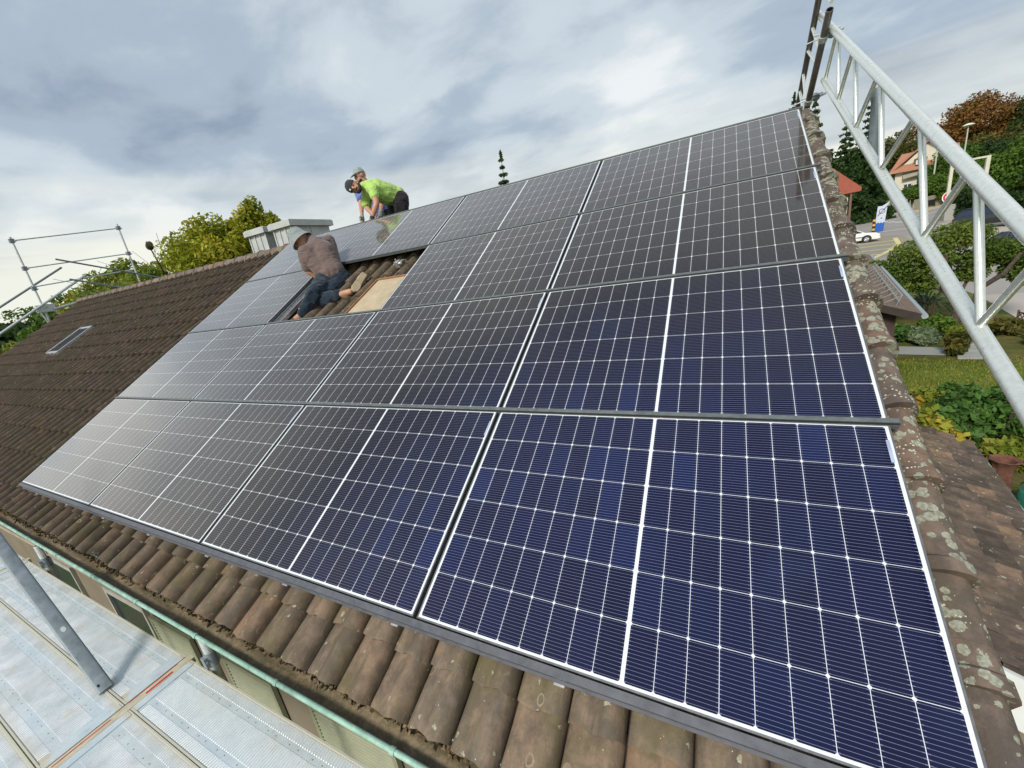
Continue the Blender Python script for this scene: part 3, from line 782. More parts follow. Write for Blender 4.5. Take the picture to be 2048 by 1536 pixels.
# ------------------------------------------------------------------ lattice girders along the right gable
def toward(P, k=0.8): return CAM + (Vector(P) - CAM) * k
lo = [(0.375, 1.472, 4.311), (0.368, 2.166, 4.658), (0.359, 3.021, 5.084), (0.351, 3.79, 5.468), (0.344, 4.506, 5.826), (0.337, 5.21, 6.177)]
up = [(0.371, 1.69, 4.923), (0.364, 2.409, 5.282), (0.355, 3.218, 5.686), (0.347, 3.992, 6.072), (0.34, 4.684, 6.417)]
lo = [toward(q) for q in lo]; up = [toward(q) for q in up]
gd = (lo[-1] - lo[0]).normalized()
g1 = empty('lattice_girder', tuple(lo[0]), label='long bright aluminium lattice girder rising from the right edge to the ridge corner', cat='lattice girder', group='tubular lattice girders at the gable')
rt = .0243
b = B(); b.tube(lo[0] - gd * 1.1, lo[-1] + gd * .05, rt, 20); b.build('chord', M_alu, g1, None, True)
b = B(); b.pipe(up[0] - gd * 1.2, up[-1] + gd * 1.0, rt, .004, 20); b.build('chord', M_alu, g1, None, True)
bt2 = (lo[0] - up[0]); step = 0.0
for i in range(6):
    a_ = lo[i]
    if i < 5:
        b = B(); b.tube(a_ - gd * .012, up[i], .0132, 12); b.build('web_post', M_alu, g1, None, True)
        tgt = up[i - 1] + gd * .075 if i > 0 else up[0] - gd * .48
        b = B(); b.tube(a_ + gd * .02, tgt, .0125, 12); b.build('web_diagonal', M_alu, g1, None, True)
        wb = B(); wb.lathe([(.0145, -.004), (.018, 0), (.0145, .004)], (0, 0, 0), 12)
    else:
        b = B(); b.tube(a_, up[4] + gd * .08, .0125, 12); b.build('web_diagonal', M_alu, g1, None, True)
a_ = lo[0] - gd * .70
b = B(); b.tube(a_, up[0] - gd * .52, .0132, 12); b.build('web_post', M_alu, g1, None, True)
p = empty('scaffold_tube', tuple(toward((0.40, 3.46, 5.28))), label='short dull grey tube standing behind the long girder between its two chords', cat='tube')
b = B(); b.pipe(toward((.41, 3.495, 5.24)), toward((.41, 3.545, 5.69)), .0245, .004, 18); b.build('tube', M_galv_dark, p, None, True)
Rt, Rb, Lt, Lb = Vector((.11, 3.65, 6.32)), Vector((.09, 4.42, 5.80)), Vector((.11, 4.23, 6.61)), Vector((.11, 4.98, 6.0))
g2 = empty('lattice_girder', tuple(Rb), label='dull brown grey girder seen almost end on above the ridge corner', cat='lattice girder', group='tubular lattice girders at the gable')
d2 = (Rb - Rt).normalized()
b = B(); b.pipe(Rt, Rb + d2 * 1.6, .0245, .0045, 22); b.build('chord', M_pole, g2, None, True)
b = B(); b.tube(Lt - d2 * .5, Lb + d2 * 1.6, .0245, 18); b.build('chord', M_pole, g2, None, True)
for i, (ta, tb) in enumerate([(-.05, -.35), (.22, .0), (.42, .1), (.62, .52), (.80, .60), (1.05, 1.0)]):
    b = B(); b.tube(Lt + d2 * ta * 1.1, Rt + d2 * (tb + .30) * 1.1, .0125, 10); b.build('web_diagonal', M_alu, g2, None, True)
for k_, pos in enumerate((Rt + d2 * .22, Rb - d2 * .12)):
    p = empty('scaffold_coupler', tuple(pos), label=('upper swivel coupler clamping the two girders together', 'lower swivel coupler with loose bolt just above the ridge corner')[k_], cat='coupler')
    b = B(); b.tube(pos - d2 * .022, pos + d2 * .022, .031, 16); b.build('clamp', M_galv, p, None, True)
    q = pos + Vector((.06, .05, .03))
    b = B(); b.tube(q - gd * .022, q + gd * .022, .030, 16); b.tube(pos, q, .014, 10); b.build('clamp', M_galv_dark, p, None, True)
    b = B(); b.tube(pos + Vector((-.06, 0, .03)), pos + Vector((.11, .03, .05)), .006, 8); b.tube(q + Vector((.03, 0, .0)), q + Vector((.075, 0, .012)), .010, 6); b.tube(pos + Vector((-.1, .1, .02)), q, .005, 8); b.build('bolt', M_galv, p, None, True)

# ------------------------------------------------------------------ guard rails and poles at the far left gable
XG = -17.4
g = empty('scaffold_guardrail', (XG, 3.57, 4.5), label='thin guard rail with two posts and three rails behind the left gable', cat='guard rail')
for y_ , z0_, z1_ in ((3.57, 3.2, 7.56), (6.02, 5.0, 7.90)):
    b = B(); b.tube((XG, y_, z0_), (XG, y_, z1_), .0245, 12); b.build('post', M_galv, g, None, True)
for (ya, za, yb, zb) in ((3.57, 7.46, 6.02, 7.78), (3.57, 6.74, 6.02, 7.01), (3.57, 6.24, 6.02, 6.52)):
    b = B(); b.tube((XG - .03, ya - .05, za), (XG - .03, yb + .05, zb), .0165, 10); b.build('rail', M_galv, g, None, True)
for (y_, z_) in ((3.57, 7.46), (6.02, 7.78), (3.57, 6.74), (6.02, 7.01), (3.57, 6.2), (3.57, 5.7)):
    b = B(); b.box((XG - .07, y_ - .045, z_ - .05), (XG + .05, y_ + .045, z_ + .05)); b.tube((XG - .1, y_ - .02, z_ + .03), (XG + .1, y_ + .05, z_ - .03), .012, 8); b.build('coupler', M_galv_dark, g)
p = empty('ladder_bracket', (XG, 3.7, 5.0), label='galvanised bracket frame on the lower end of the left guard rail post', cat='bracket')
b = B(); b.tube((XG + .03, 3.45, 5.62), (XG + .03, 3.62, 4.85), .022, 10); b.tube((XG + .03, 3.72, 5.66), (XG + .03, 4.02, 4.95), .022, 10); b.tube((XG + .03, 3.4, 5.6), (XG + .03, 3.8, 5.62), .03, 10); b.box((XG - .03, 3.42, 5.55), (XG + .06, 3.80, 5.75)); b.build('frame', M_galv, p, None, True)
for (a_, c_, r_, lb_) in (((XG + .1, 4.23, 6.93), (XG + .3, 6.62, 6.12), .024, 'loose scaffold tube crossing the guard rail and sloping down to the ridge'),
                 ((XG + .12, 4.33, 6.36), (XG + .3, 5.45, 5.95), .026, 'lower short scaffold tube sloping down behind the ridge caps'),
                 ((XG - .1, 2.3, 5.52), (XG - .1, 4.34, 6.72), .026, 'thin upper diagonal tube rising from the left photo edge past the guard rail post'),
                 ((XG + .12, 2.2, 4.95), (XG + .12, 4.72, 6.44), .031, 'thick bright diagonal tube rising from the left photo edge over the roof corner'),
                 ((XG + .05, 3.75, 5.60), (XG + .05, 5.1, 5.86), .034, 'bright level tube running from the bracket to the ridge end')):
    p = empty('scaffold_tube', a_, label=lb_, cat='tube'); b = B(); b.pipe(a_, c_, r_, .004, 14); b.build('tube', M_galv if 'bright' in lb_ else M_galv_dark, p, None, True)

# ------------------------------------------------------------------ people
def evalmesh(o):
    dg = bpy.context.evaluated_depsgraph_get(); dg.update()
    return bpy.data.meshes.new_from_object(o.evaluated_get(dg), preserve_all_data_layers=False, depsgraph=dg)
def skin(chains, parts=(), voxel=.011, name='body', smooth_it=4, fold=0.0, fold_scale=.09):
    """chains: lists of (point, radius); a voxel union makes one continuous surface. parts: (verts, faces)"""
    V = []; Fs = []
    for ch in chains:
        pts = []; rad = []
        for i in range(len(ch) - 1):
            a, ra = Vector(ch[i][0]), ch[i][1]; c, rc = Vector(ch[i + 1][0]), ch[i + 1][1]
            n = max(2, int((c - a).length / .02))
            for q in range(n + (1 if i == len(ch) - 2 else 0)):
                t = q / n; pts.append(a.lerp(c, t)); rad.append(ra + (rc - ra) * (t * t * (3 - 2 * t)))
        # loft rings
        m = 14; k0 = len(V); prev = None
        sx_ = ch[0][2] if len(ch[0]) > 2 else None     # flattening axis
        for i, (q, r) in enumerate(zip(pts, rad)):
            d = (pts[min(i + 1, len(pts) - 1)] - pts[max(i - 1, 0)]).normalized()
            u = (prev - d * prev.dot(d)).normalized() if prev is not None else d.orthogonal().normalized(); prev = u; w = d.cross(u)
            for j in range(m):
                t = 2 * math.pi * j / m; o = (u * math.cos(t) + w * math.sin(t)) * r
                if sx_ is not None:
                    ax = Vector(sx_[0]); o = o + ax * (o.dot(ax) * (sx_[1] - 1))
                V.append(q + o)
        for i in range(len(pts) - 1):
            for j in range(m): Fs.append((k0 + i * m + j, k0 + i * m + (j + 1) % m, k0 + (i + 1) * m + (j + 1) % m, k0 + (i + 1) * m + j))
        # rounded caps
        for e, (q, r, sgn) in enumerate(((pts[0], rad[0], -1), (pts[-1], rad[-1], 1))):
            d = (pts[1] - pts[0]).normalized() * -1 if e == 0 else (pts[-1] - pts[-2]).normalized()
            base = k0 if e == 0 else k0 + (len(pts) - 1) * m
            ring = list(range(base, base + m)); 
            for f_ in (.5, .85):
                k1 = len(V)
                for j in range(m):
                    o = V[base + j] - q; V.append(q + o * math.sqrt(1 - f_ * f_) + d * r * f_ * .8)
                new = list(range(k1, k1 + m))
                Fs += [(ring[j], ring[(j + 1) % m], new[(j + 1) % m], new[j]) for j in range(m)]; ring = new
            V.append(q + d * r * .82); Fs += [(ring[j], ring[(j + 1) % m], len(V) - 1) for j in range(m)]
    for vs, fs in parts:
        k = len(V); V += list(vs); Fs += [tuple(i + k for i in f) for f in fs]
    me = bpy.data.meshes.new('tmp'); me.from_pydata([tuple(v) for v in V], [], Fs)
    bm = bmesh.new(); bm.from_mesh(me); bmesh.ops.recalc_face_normals(bm, faces=bm.faces); bm.to_mesh(me); bm.free()
    o = bpy.data.objects.new('tmp', me); col.objects.link(o)
    rmd = o.modifiers.new('r', 'REMESH'); rmd.mode = 'VOXEL'; rmd.voxel_size = voxel; rmd.use_smooth_shade = True
    if smooth_it:
        sm = o.modifiers.new('s', 'SMOOTH'); sm.iterations = smooth_it; sm.factor = .5
    if fold:
        tx = bpy.data.textures.new('fold', 'CLOUDS'); tx.noise_scale = fold_scale; tx.noise_depth = 2
        dm = o.modifiers.new('d', 'DISPLACE'); dm.texture = tx; dm.strength = fold; dm.mid_level = .5; dm.texture_coords = 'LOCAL'
    out = evalmesh(o); out.name = name
    bpy.data.objects.remove(o)
    return out
def ball(c, rx, ry, rz, M=None, n=16):
    vs = []; fs = []
    for i in range(1, n):
        ph = math.pi * i / n
        for j in range(n):
            t = 2 * math.pi * j / n
            v = Vector((rx * math.sin(ph) * math.cos(t), ry * math.sin(ph) * math.sin(t), rz * math.cos(ph)))
            vs.append((M @ v if M is not None else v) + Vector(c))
    top = len(vs); vs.append((M @ Vector((0, 0, rz)) if M is not None else Vector((0, 0, rz))) + Vector(c)); vs.append((M @ Vector((0, 0, -rz)) if M is not None else Vector((0, 0, -rz))) + Vector(c))
    for i in range(n - 2):
        for j in range(n): fs.append((i * n + j, i * n + (j + 1) % n, (i + 1) * n + (j + 1) % n, (i + 1) * n + j))
    for j in range(n):
        fs.append((j, (j + 1) % n, top)); fs.append(((n - 2) * n + j, (n - 2) * n + (j + 1) % n, top + 1))
    return vs, fs
def head_parts(c, face, upv):
    """face: direction the face looks, upv: crown direction"""
    y = Vector(face).normalized(); z = Vector(upv); z = (z - y * z.dot(y)).normalized(); x = y.cross(z)
    M = Matrix((x, y, z)).transposed(); c = Vector(c); P = []
    P.append(ball(c + M @ Vector((0, -.008, .025)), .077, .098, .098, M))
    P.append(ball(c + M @ Vector((0, .030, -.050)), .056, .062, .068, M))
    P.append(ball(c + M @ Vector((0, .060, -.090)), .030, .028, .022, M))
    P.append(ball(c + M @ Vector((0, .096, -.012)), .013, .020, .030, M, 10))
    P.append(ball(c + M @ Vector((0, .086, -.058)), .024, .010, .008, M, 10))
    P.append(ball(c + M @ Vector((0, .080, .026)), .045, .014, .009, M, 10))
    for sgn in (-1, 1): P.append(ball(c + M @ Vector((sgn * .080, -.008, -.008)), .010, .022, .034, M, 10))
    return P, M
def hand(wrist, d, palm_n, curl=.6, s=1.0):
    d = Vector(d).normalized(); nrm = Vector(palm_n); nrm = (nrm - d * nrm.dot(d)).normalized(); side = d.cross(nrm)
    w = Vector(wrist); C = [[(w, .026 * s), (w + d * .05 * s, .030 * s), (w + d * .085 * s, .030 * s)]]
    C.append([(w + d * .03 * s + side * .018 * s, .022 * s), (w + d * .085 * s + side * .028 * s, .016 * s)]); C.append([(w + d * .03 * s - side * .018 * s, .022 * s), (w + d * .085 * s - side * .028 * s, .016 * s)])
    for i, (off, ln) in enumerate(((.033, .066), (.012, .078), (-.010, .073), (-.031, .056))):
        p0 = w + d * .085 * s + side * off * s; cr = curl * (1 + .12 * i)
        p1 = p0 + (d * math.cos(cr * .5) + nrm * math.sin(cr * .5)) * ln * .5 * s
        p2 = p1 + (d * math.cos(cr * 1.3) + nrm * math.sin(cr * 1.3)) * ln * .5 * s
        C.append([(p0, .0105 * s), (p1, .0095 * s), (p2, .0075 * s)])
    p0 = w + d * .03 * s + side * .03 * s
    C.append([(p0, .014 * s), (p0 + (d * .6 + side * .7 + nrm * .3).normalized() * .038 * s, .0115 * s), (p0 + (d * .9 + side * .45 + nrm * .6).normalized() * .068 * s, .009 * s)])
    return C
V3 = Vector
def put(name, me, mat, parent, label=None):
    me.materials.clear(); me.materials.append(mat)
    for pl in me.polygons: pl.use_smooth = True
    o = bpy.data.objects.new(name, me); col.objects.link(o); o.parent = parent; o.matrix_basis = parent_world(parent).inverted()
    if label: o['label'] = label
    return o
def simple_child(b, name, mat, parent, smooth=True): return b.build(name, mat, parent, None, smooth)

# --- man kneeling in the gap
A = dict(pel=V3((-4.87, 2.80, 5.04)), ch=V3((-5.00, 2.86, 5.35)), nk=V3((-5.13, 2.86, 5.51)), hd=V3((-5.26, 2.79, 5.565)),
         ls=V3((-5.09, 2.66, 5.38)), le=V3((-5.12, 2.66, 5.17)), lw=V3((-5.05, 2.75, 5.05)), rs=V3((-5.08, 3.06, 5.50)), re=V3((-5.33, 3.02, 5.24)), rw=V3((-5.20, 2.84, 5.06)),
         lh=V3((-4.93, 2.73, 5.02)), lk=V3((-4.785, 2.42, 4.915)), la=V3((-4.905, 2.26, 4.69)), lt=V3((-5.04, 2.22, 4.63)),
         rh=V3((-4.78, 2.86, 5.00)), rk=V3((-4.77, 2.47, 4.80)), ra=V3((-4.43, 2.50, 4.84)))
pr = empty('person', tuple(RP(-4.85, 2.6, -.12)), label='man in grey bucket hat, mauve T-shirt and navy trousers kneeling in the gap', cat='person')
hp, HM = head_parts(A['hd'], (-.55, -.62, -.55), (-.55, -.15, .82))
ch = [[(A['pel'], .12), (A['ch'], .125), (A['nk'], .06)], [(A['nk'], .052), (A['hd'] + V3((.02, .03, -.02)), .055)],
      [(A['ls'].lerp(A['ch'], .3), .07), (A['ls'], .058), (A['le'], .042), (A['lw'], .029)], [(A['rs'].lerp(A['ch'], .3), .07), (A['rs'], .058), (A['re'], .042), (A['rw'], .029)],
      [(A['lh'], .10), (A['lk'], .068), (A['lk'].lerp(A['la'], .35), .060), (A['la'], .040)], [(A['rh'], .10), (A['rk'], .068), (A['rk'].lerp(A['ra'], .35), .060), (A['ra'], .038)],
      [(A['la'], .042), (A['lt'], .034)], [(A['ra'], .038), (A['ra'] + V3((.09, .03, .01)), .036)]]
ch += hand(A['lw'], (-.1, .35, -.6), (-.6, .6, .1), .8) + hand(A['rw'], (.1, -.1, -.9), (0, -.8, .2), .8)
put('body', skin(ch, hp, .009), M_skin, pr)
ch = [[(A['pel'] + V3((.0, .0, .03)), .168), (A['pel'].lerp(A['ch'], .45), .160), (A['ch'], .160), (A['ch'].lerp(A['nk'], .6), .13), (A['nk'] + V3((-.02, 0, .02)), .076)], [(A['ls'], .088), (A['ch'].lerp(A['nk'], .45), .125), (A['rs'], .088)], [(A['ls'].lerp(A['pel'], .12), .095), (A['pel'].lerp(A['ls'], .35), .12)], [(A['rs'].lerp(A['pel'], .12), .095), (A['pel'].lerp(A['rs'], .35), .12)],
      [(A['ls'], .083), (A['ls'].lerp(A['le'], .85), .068)], [(A['rs'], .083), (A['rs'].lerp(A['re'], .8), .068)]]
put('t_shirt', skin(ch, (), .012, 't_shirt', 3, .016, .13), M_tee, pr)
ch = [[(A['lh'].lerp(A['rh'], .1) + V3((0, 0, .03)), .135), (A['lh'].lerp(A['rh'], .9) + V3((0, 0, .03)), .135)],
      [(A['lh'], .128), (A['lh'].lerp(A['lk'], .5), .106), (A['lk'], .086), (A['lk'].lerp(A['la'], .45), .082), (A['la'], .068)],
      [(A['rh'], .128), (A['rh'].lerp(A['rk'], .5), .106), (A['rk'], .086), (A['rk'].lerp(A['ra'], .4), .080), (A['rk'].lerp(A['ra'], .78), .066)]]
tr = put('trousers', skin(ch, (), .012, 'trousers', 3, .026, .08), M_navy, pr)
def patch(c, nrm, upv, w, h, name, mat, parent, t=.012):
    z = Vector(nrm).normalized(); y = Vector(upv); y = (y - z * y.dot(z)).normalized(); x = y.cross(z)
    M = Matrix((x, y, z)).transposed().to_4x4(); M.translation = Vector(c)
    b = B(); b.box((-w / 2, -h / 2, -t), (w / 2, h / 2, t)); return b.build(name, mat, parent, M, False, .004)
toC = (CAM - A['lh']).normalized()
patch(A['lh'].lerp(A['lk'], .55) + toC * .092 + V3((-.03, 0, 0)), toC, A['lh'] - A['lk'], .12, .10, 'pocket', M_navy, tr)
patch(A['lk'].lerp(A['la'], .25) + toC * .072, toC, A['lk'] - A['la'], .11, .12, 'knee_pocket', M_navy, tr)
patch(A['lh'] + toC * .118 + V3((-.02, 0, .02)), toC, (0, .2, 1), .10, .05, 'pocket_flap', M_navy, tr)
# bucket hat
def hat_M(HM, tilt=0): return HM
b = B(); b.lathe([(0, .142), (.060, .141), (.088, .125), (.104, .06), (.112, .025), (.116, .015), (.134, -.016), (.148, -.042), (.144, -.045), (.110, .010)], A['hd'], 24, M=HM)
simple_child(b, 'bucket_hat', M_hatgrey, pr)
def shoe(ank, toe, upv, parent, sole_mat=M_sole):
    d = (toe - ank).normalized(); z = Vector(upv); z = (z - d * z.dot(d)).normalized(); y = z.cross(d)
    L_ = .29; M = Matrix((d, y, z)).transposed().to_4x4(); M.translation = ank - d * .08
    outl = [(0, -.030), (.02, -.036), (.08, -.034), (.15, -.036), (.21, -.048), (.26, -.040), (.285, -.012), (.28, .02), (.24, .042), (.17, .040), (.10, .032), (.03, .034), (0, .022)]
    b = B(); b.poly([(x, y_, -.055) for x, y_ in outl], (0, 0, .024)); s = b.build('shoe_sole', sole_mat, parent, M, False, .004)
    return M
for (an, to, upv) in ((V3((-4.29, 2.66, 4.96)), V3((-4.30, 2.40, 4.76)), -(CAM - A['ra'])), (A['la'], A['lt'], (0, -.2, 1))):
    M = shoe(V3(an), V3(to), upv, pr)
    me = skin([[(M @ V3((.03, 0, -.006)), .036), (M @ V3((.12, 0, -.006)), .038), (M @ V3((.20, -.004, -.016)), .036), (M @ V3((.255, -.006, -.022)), .026)], [(M @ V3((.05, 0, .0)), .038), (M @ V3((.05, 0, .05)), .040)]], (), .009, 'shoe')
    put('shoe', me, M_shoe, pr)

# --- man in lime shirt bending over the ridge
A = dict(pel=V3((-5.14, 4.66, 6.14)), ch=V3((-5.27, 4.38, 6.24)), nk=V3((-5.37, 4.24, 6.30)), hd=V3((-5.44, 4.12, 6.30)),
         ls=V3((-5.20, 4.24, 6.22)), le=V3((-5.12, 4.16, 6.01)), lw=V3((-5.22, 4.10, 5.82)), rs=V3((-5.46, 4.38, 6.25)), re=V3((-5.46, 4.30, 6.03)), rw=V3((-5.26, 4.22, 5.84)),
         lh=V3((-5.04, 4.64, 6.08)), lk=V3((-5.03, 4.52, 5.70)), la=V3((-5.00, 4.64, 5.36)), rh=V3((-5.24, 4.74, 6.10)), rk=V3((-5.26, 4.62, 5.72)), ra=V3((-5.26, 4.76, 5.30)))
pg_ = empty('person', (-5.13, 4.66, 5.3), label='bearded man in a lime T-shirt and dark cap bending over the ridge', cat='person')
hp, HM = head_parts(A['hd'], (.52, -.80, -.30), (-.62, -.42, .28))
ch = [[(A['pel'], .12), (A['ch'], .125), (A['nk'], .06)], [(A['nk'], .052), (A['hd'] + V3((.0, .04, .0)), .055)],
      [(A['ls'].lerp(A['ch'], .3), .07), (A['ls'], .060), (A['ls'].lerp(A['le'], .5), .052), (A['le'], .043), (A['le'].lerp(A['lw'], .3), .044), (A['lw'], .028)], [(A['rs'].lerp(A['ch'], .3), .07), (A['rs'], .058), (A['re'], .042), (A['rw'], .028)],
      [(A['lh'], .10), (A['lk'], .068), (A['la'], .040)], [(A['rh'], .10), (A['rk'], .068), (A['ra'], .038)], [(A['la'], .04), (A['la'] + V3((-.05, -.16, -.02)), .036)], [(A['ra'], .04), (A['ra'] + V3((-.05, -.16, -.02)), .036)]]
ch += hand(A['lw'], (-.35, -.3, -.5), (-.3, -.3, -.6), .5) + hand(A['rw'], (.2, -.3, -.6), (-.4, .4, 0), .7)
put('body', skin(ch, hp, .009), M_skin, pg_)
ch = [[(A['pel'] + V3((.01, .03, .0)), .150), (A['pel'].lerp(A['ch'], .5) + V3((0, 0, -.01)), .165), (A['ch'], .168), (A['ch'].lerp(A['nk'], .6), .12), (A['nk'], .07)], [(A['ls'], .088), (A['ch'].lerp(A['nk'], .4), .125), (A['rs'], .088)],
      [(A['ls'].lerp(A['ch'], .4), .10), (A['ls'], .086), (A['ls'].lerp(A['le'], .5), .070)], [(A['rs'].lerp(A['ch'], .4), .10), (A['rs'], .086), (A['rs'].lerp(A['re'], .85), .078)]]
put('t_shirt', skin(ch, (), .012, 't_shirt', 3, .026, .10), M_lime, pg_)
ch = [[(A['lh'], .132), (A['rh'], .132)], [(A['lh'], .126), (A['lk'], .100), (A['la'], .075)], [(A['rh'], .126), (A['rk'], .100), (A['ra'], .075)]]
tr = put('trousers', skin(ch, (), .012, 'trousers', 3, .022, .08), M_blackcl, pg_)
toC = (CAM - A['lh']).normalized()
patch(A['lh'].lerp(A['lk'], .45) + toC * .112, toC, (0, 0, 1), .15, .16, 'cargo_pocket', M_blackcl, tr)
patch(A['lh'].lerp(A['lk'], .20) + toC * .122, toC, (0, 0, 1), .16, .05, 'pocket_flap', M_blackcl, tr)
patch(A['lh'].lerp(A['lk'], .58) + toC * .126, toC, (0, 0, 1), .035, .012, 'white_tag', M_white_metal, tr, .001)
b = B(); b.lathe([(0, .135), (.04, .130), (.075, .105), (.091, .06), (.094, .025), (.088, .02)], A['hd'], 22, M=HM); capo = simple_child(b, 'cap', M_capdark, pg_)
b = B(); b.poly([A['hd'] + HM @ V3(q) for q in ((-.06, -.09, .03), (.06, -.09, .03), (.05, -.15, .02), (-.05, -.15, .02))], HM @ V3((0, 0, .008))); simple_child(b, 'cap_peak', M_capdark, pg_, False)
b = B(); b.lathe([(0, .0), (.014, .0)], A['hd'] + HM @ V3((.035, .093, .045)), 12, M=HM @ Matrix.Rotation(R(-90), 3, 'X')); simple_child(b, 'cap_badge', M_white_metal, pg_, False)
me = skin([[(A['hd'] + HM @ V3((-.058, .035, -.06)), .022), (A['hd'] + HM @ V3((-.03, .070, -.088)), .026), (A['hd'] + HM @ V3((0, .080, -.095)), .028), (A['hd'] + HM @ V3((.03, .070, -.088)), .026), (A['hd'] + HM @ V3((.058, .035, -.06)), .022)], [(A['hd'] + HM @ V3((-.028, .094, -.045)), .008), (A['hd'] + HM @ V3((.028, .094, -.045)), .008)]], (), .007, 'beard')
put('beard', me, M_hair, pg_)
for sgn in (-1, 1):
    b = B(); vs, fs = ball(A['hd'] + HM @ V3((sgn * .032, .083, .006)), .014, .008, .007, HM, 10); b.add(vs, fs); simple_child(b, 'eye', M_hair, pg_)
b = B(); dw = (A['lw'] - A['le']).normalized(); b.tube(A['lw'] - dw * .035, A['lw'] + dw * .012, .034, 16); simple_child(b, 'wristband', M_capdark, pg_)
put('glove', skin(hand(A['lw'] + dw * .015, (-.35, -.3, -.5), (-.3, -.3, -.6), .5, 1.12), (), .008, 'glove'), M_glove, pg_)

# --- third man mostly hidden behind
A = dict(pel=V3((-5.74, 4.95, 5.96)), ch=V3((-5.84, 4.92, 6.33)), nk=V3((-5.92, 4.93, 6.52)), hd=V3((-5.98, 4.88, 6.64)),
         ls=V3((-5.97, 4.76, 6.38)), le=V3((-5.90, 4.66, 6.15)), lw=V3((-5.84, 4.56, 5.98)), rs=V3((-5.72, 5.06, 6.38)), re=V3((-5.66, 4.90, 6.16)), rw=V3((-5.56, 4.72, 6.01)))
pb = empty('person', (-5.74, 4.95, 5.1), label='man in pale grey peaked cap and blue shirt behind the man in lime', cat='person')
hp, HM = head_parts(A['hd'], (-.45, -.78, -.25), (-.12, -.05, 1))
lhp = [A['pel'] + V3((-.1, 0, -.02)), A['pel'] + V3((.1, 0, -.02))]
ch = [[(A['pel'], .12), (A['ch'], .125), (A['nk'], .06)], [(A['nk'], .052), (A['hd'], .055)],
      [(A['ls'].lerp(A['ch'], .3), .07), (A['ls'], .056), (A['le'], .040), (A['lw'], .028)], [(A['rs'].lerp(A['ch'], .3), .07), (A['rs'], .056), (A['re'], .040), (A['rw'], .028)]]
for q in lhp: ch.append([(q, .09), (q + V3((0, -.06, -.40)), .062), (q + V3((0, .05, -.80)), .04), (q + V3((0, -.12, -.83)), .035)])
ch += hand(A['lw'], (.05, -.25, -.6), (.5, 0, 0), .9) + hand(A['rw'], (.05, -.25, -.6), (-.5, 0, 0), .9)
put('body', skin(ch, hp, .009), M_skin, pb)
ch = [[(A['pel'] + V3((0, 0, .02)), .145), (A['ch'], .155), (A['ch'].lerp(A['nk'], .6), .11), (A['nk'], .064)], [(A['ls'].lerp(A['ch'], .4), .09), (A['ls'], .08), (A['ls'].lerp(A['le'], .55), .066)], [(A['rs'].lerp(A['ch'], .4), .09), (A['rs'], .08), (A['rs'].lerp(A['re'], .55), .066)]]
put('shirt', skin(ch, (), .012, 'shirt', 3, .022, .1), M_blue, pb)
ch = [[(lhp[0], .125), (lhp[1], .125)]] + [[(q, .12), (q + V3((0, -.06, -.40)), .09), (q + V3((0, .05, -.78)), .07)] for q in lhp]
put('trousers', skin(ch, (), .013, 'trousers', 3, .02, .1), M_blackcl, pb)
b = B(); b.lathe([(0, .138), (.04, .134), (.075, .108), (.091, .065), (.094, .038), (.088, .03)], A['hd'], 22, M=HM); simple_child(b, 'cap', M_capgrey, pb)
b = B(); b.poly([A['hd'] + HM @ V3(q) for q in ((-.07, .05, .045), (-.065, .12, .035), (-.03, .165, .022), (.03, .165, .022), (.065, .12, .035), (.07, .05, .045))], HM @ V3((0, 0, .009))); simple_child(b, 'cap_peak', M_capgrey, pb, False)
for sgn in (-1, 1):
    b = B(); vs, fs = ball(A['hd'] + HM @ V3((sgn * .032, .083, .004)), .014, .008, .007, HM, 10); b.add(vs, fs); simple_child(b, 'eye', M_hair, pb)
me = skin([[(A['hd'] + HM @ V3((-.055, .04, -.065)), .018), (A['hd'] + HM @ V3((0, .078, -.098)), .024), (A['hd'] + HM @ V3((.055, .04, -.065)), .018)]], (), .007, 'beard'); put('beard', me, M_hair, pb)
for (w_, n_) in ((A['lw'], .5), (A['rw'], -.5)):
    put('glove', skin(hand(w_, (.05, -.25, -.6), (n_, 0, 0), .9, 1.15), (), .008, 'glove'), M_glove, pb)
#BODY3
# ------------------------------------------------------------------ ground, streets
def sheet(name, pts, mat, dz, sub=1):
    """flat sheet that follows the rising terrain (bends at y = 18)"""
    bm = bmesh.new(); vs = [bm.verts.new((x, y, 0)) for x, y in pts]; bm.faces.new(vs)
    bmesh.ops.bisect_plane(bm, geom=bm.verts[:] + bm.edges[:] + bm.faces[:], plane_co=(0, 18, 0), plane_no=(0, 1, 0))
    for v in bm.verts: v.co.z = hg(v.co.y) + dz
    bmesh.ops.recalc_face_normals(bm, faces=bm.faces)
    for f in bm.faces:
        if f.normal.z < 0: f.normal_flip()
    me = bpy.data.meshes.new(name); bm.to_mesh(me); bm.free()
    o = link_mesh(name, me, mat); return tag(o, kind='structure')
def grass_mat(name, a, b_, c_, sc=1.2):
    m = MT(name); n = m.noise(sc, 6, 0.7); n2 = m.noise(sc * 14, 4, 0.7); n3 = m.noise(sc * .2, 3, .6)
    c = m.ramp(n2, [(0.3, a), (0.65, b_)]); c = m.mix(m.ramp(n, [(0.48, 0.0), (0.66, 0.85)]), c, c_)
    c = m.mix(m.ramp(n3, [(0.4, 0.4), (0.6, 0.0)]), c, tuple(x * .6 for x in a)); m.color(c); m.set(rough=.95, spec=.1); m.bump(n2, .6, .03); return m.m
M_grass = grass_mat('meadow', (0.06, 0.10, 0.02), (0.13, 0.18, 0.035), (0.20, 0.17, 0.06))
M_lawn = grass_mat('garden_lawn', (0.07, 0.12, 0.02), (0.16, 0.22, 0.035), (0.26, 0.23, 0.08), 1.6)
M_soil = grass_mat('garden_soil', (0.07, 0.075, 0.02), (0.12, 0.13, 0.035), (0.22, 0.17, 0.08), 1.1)
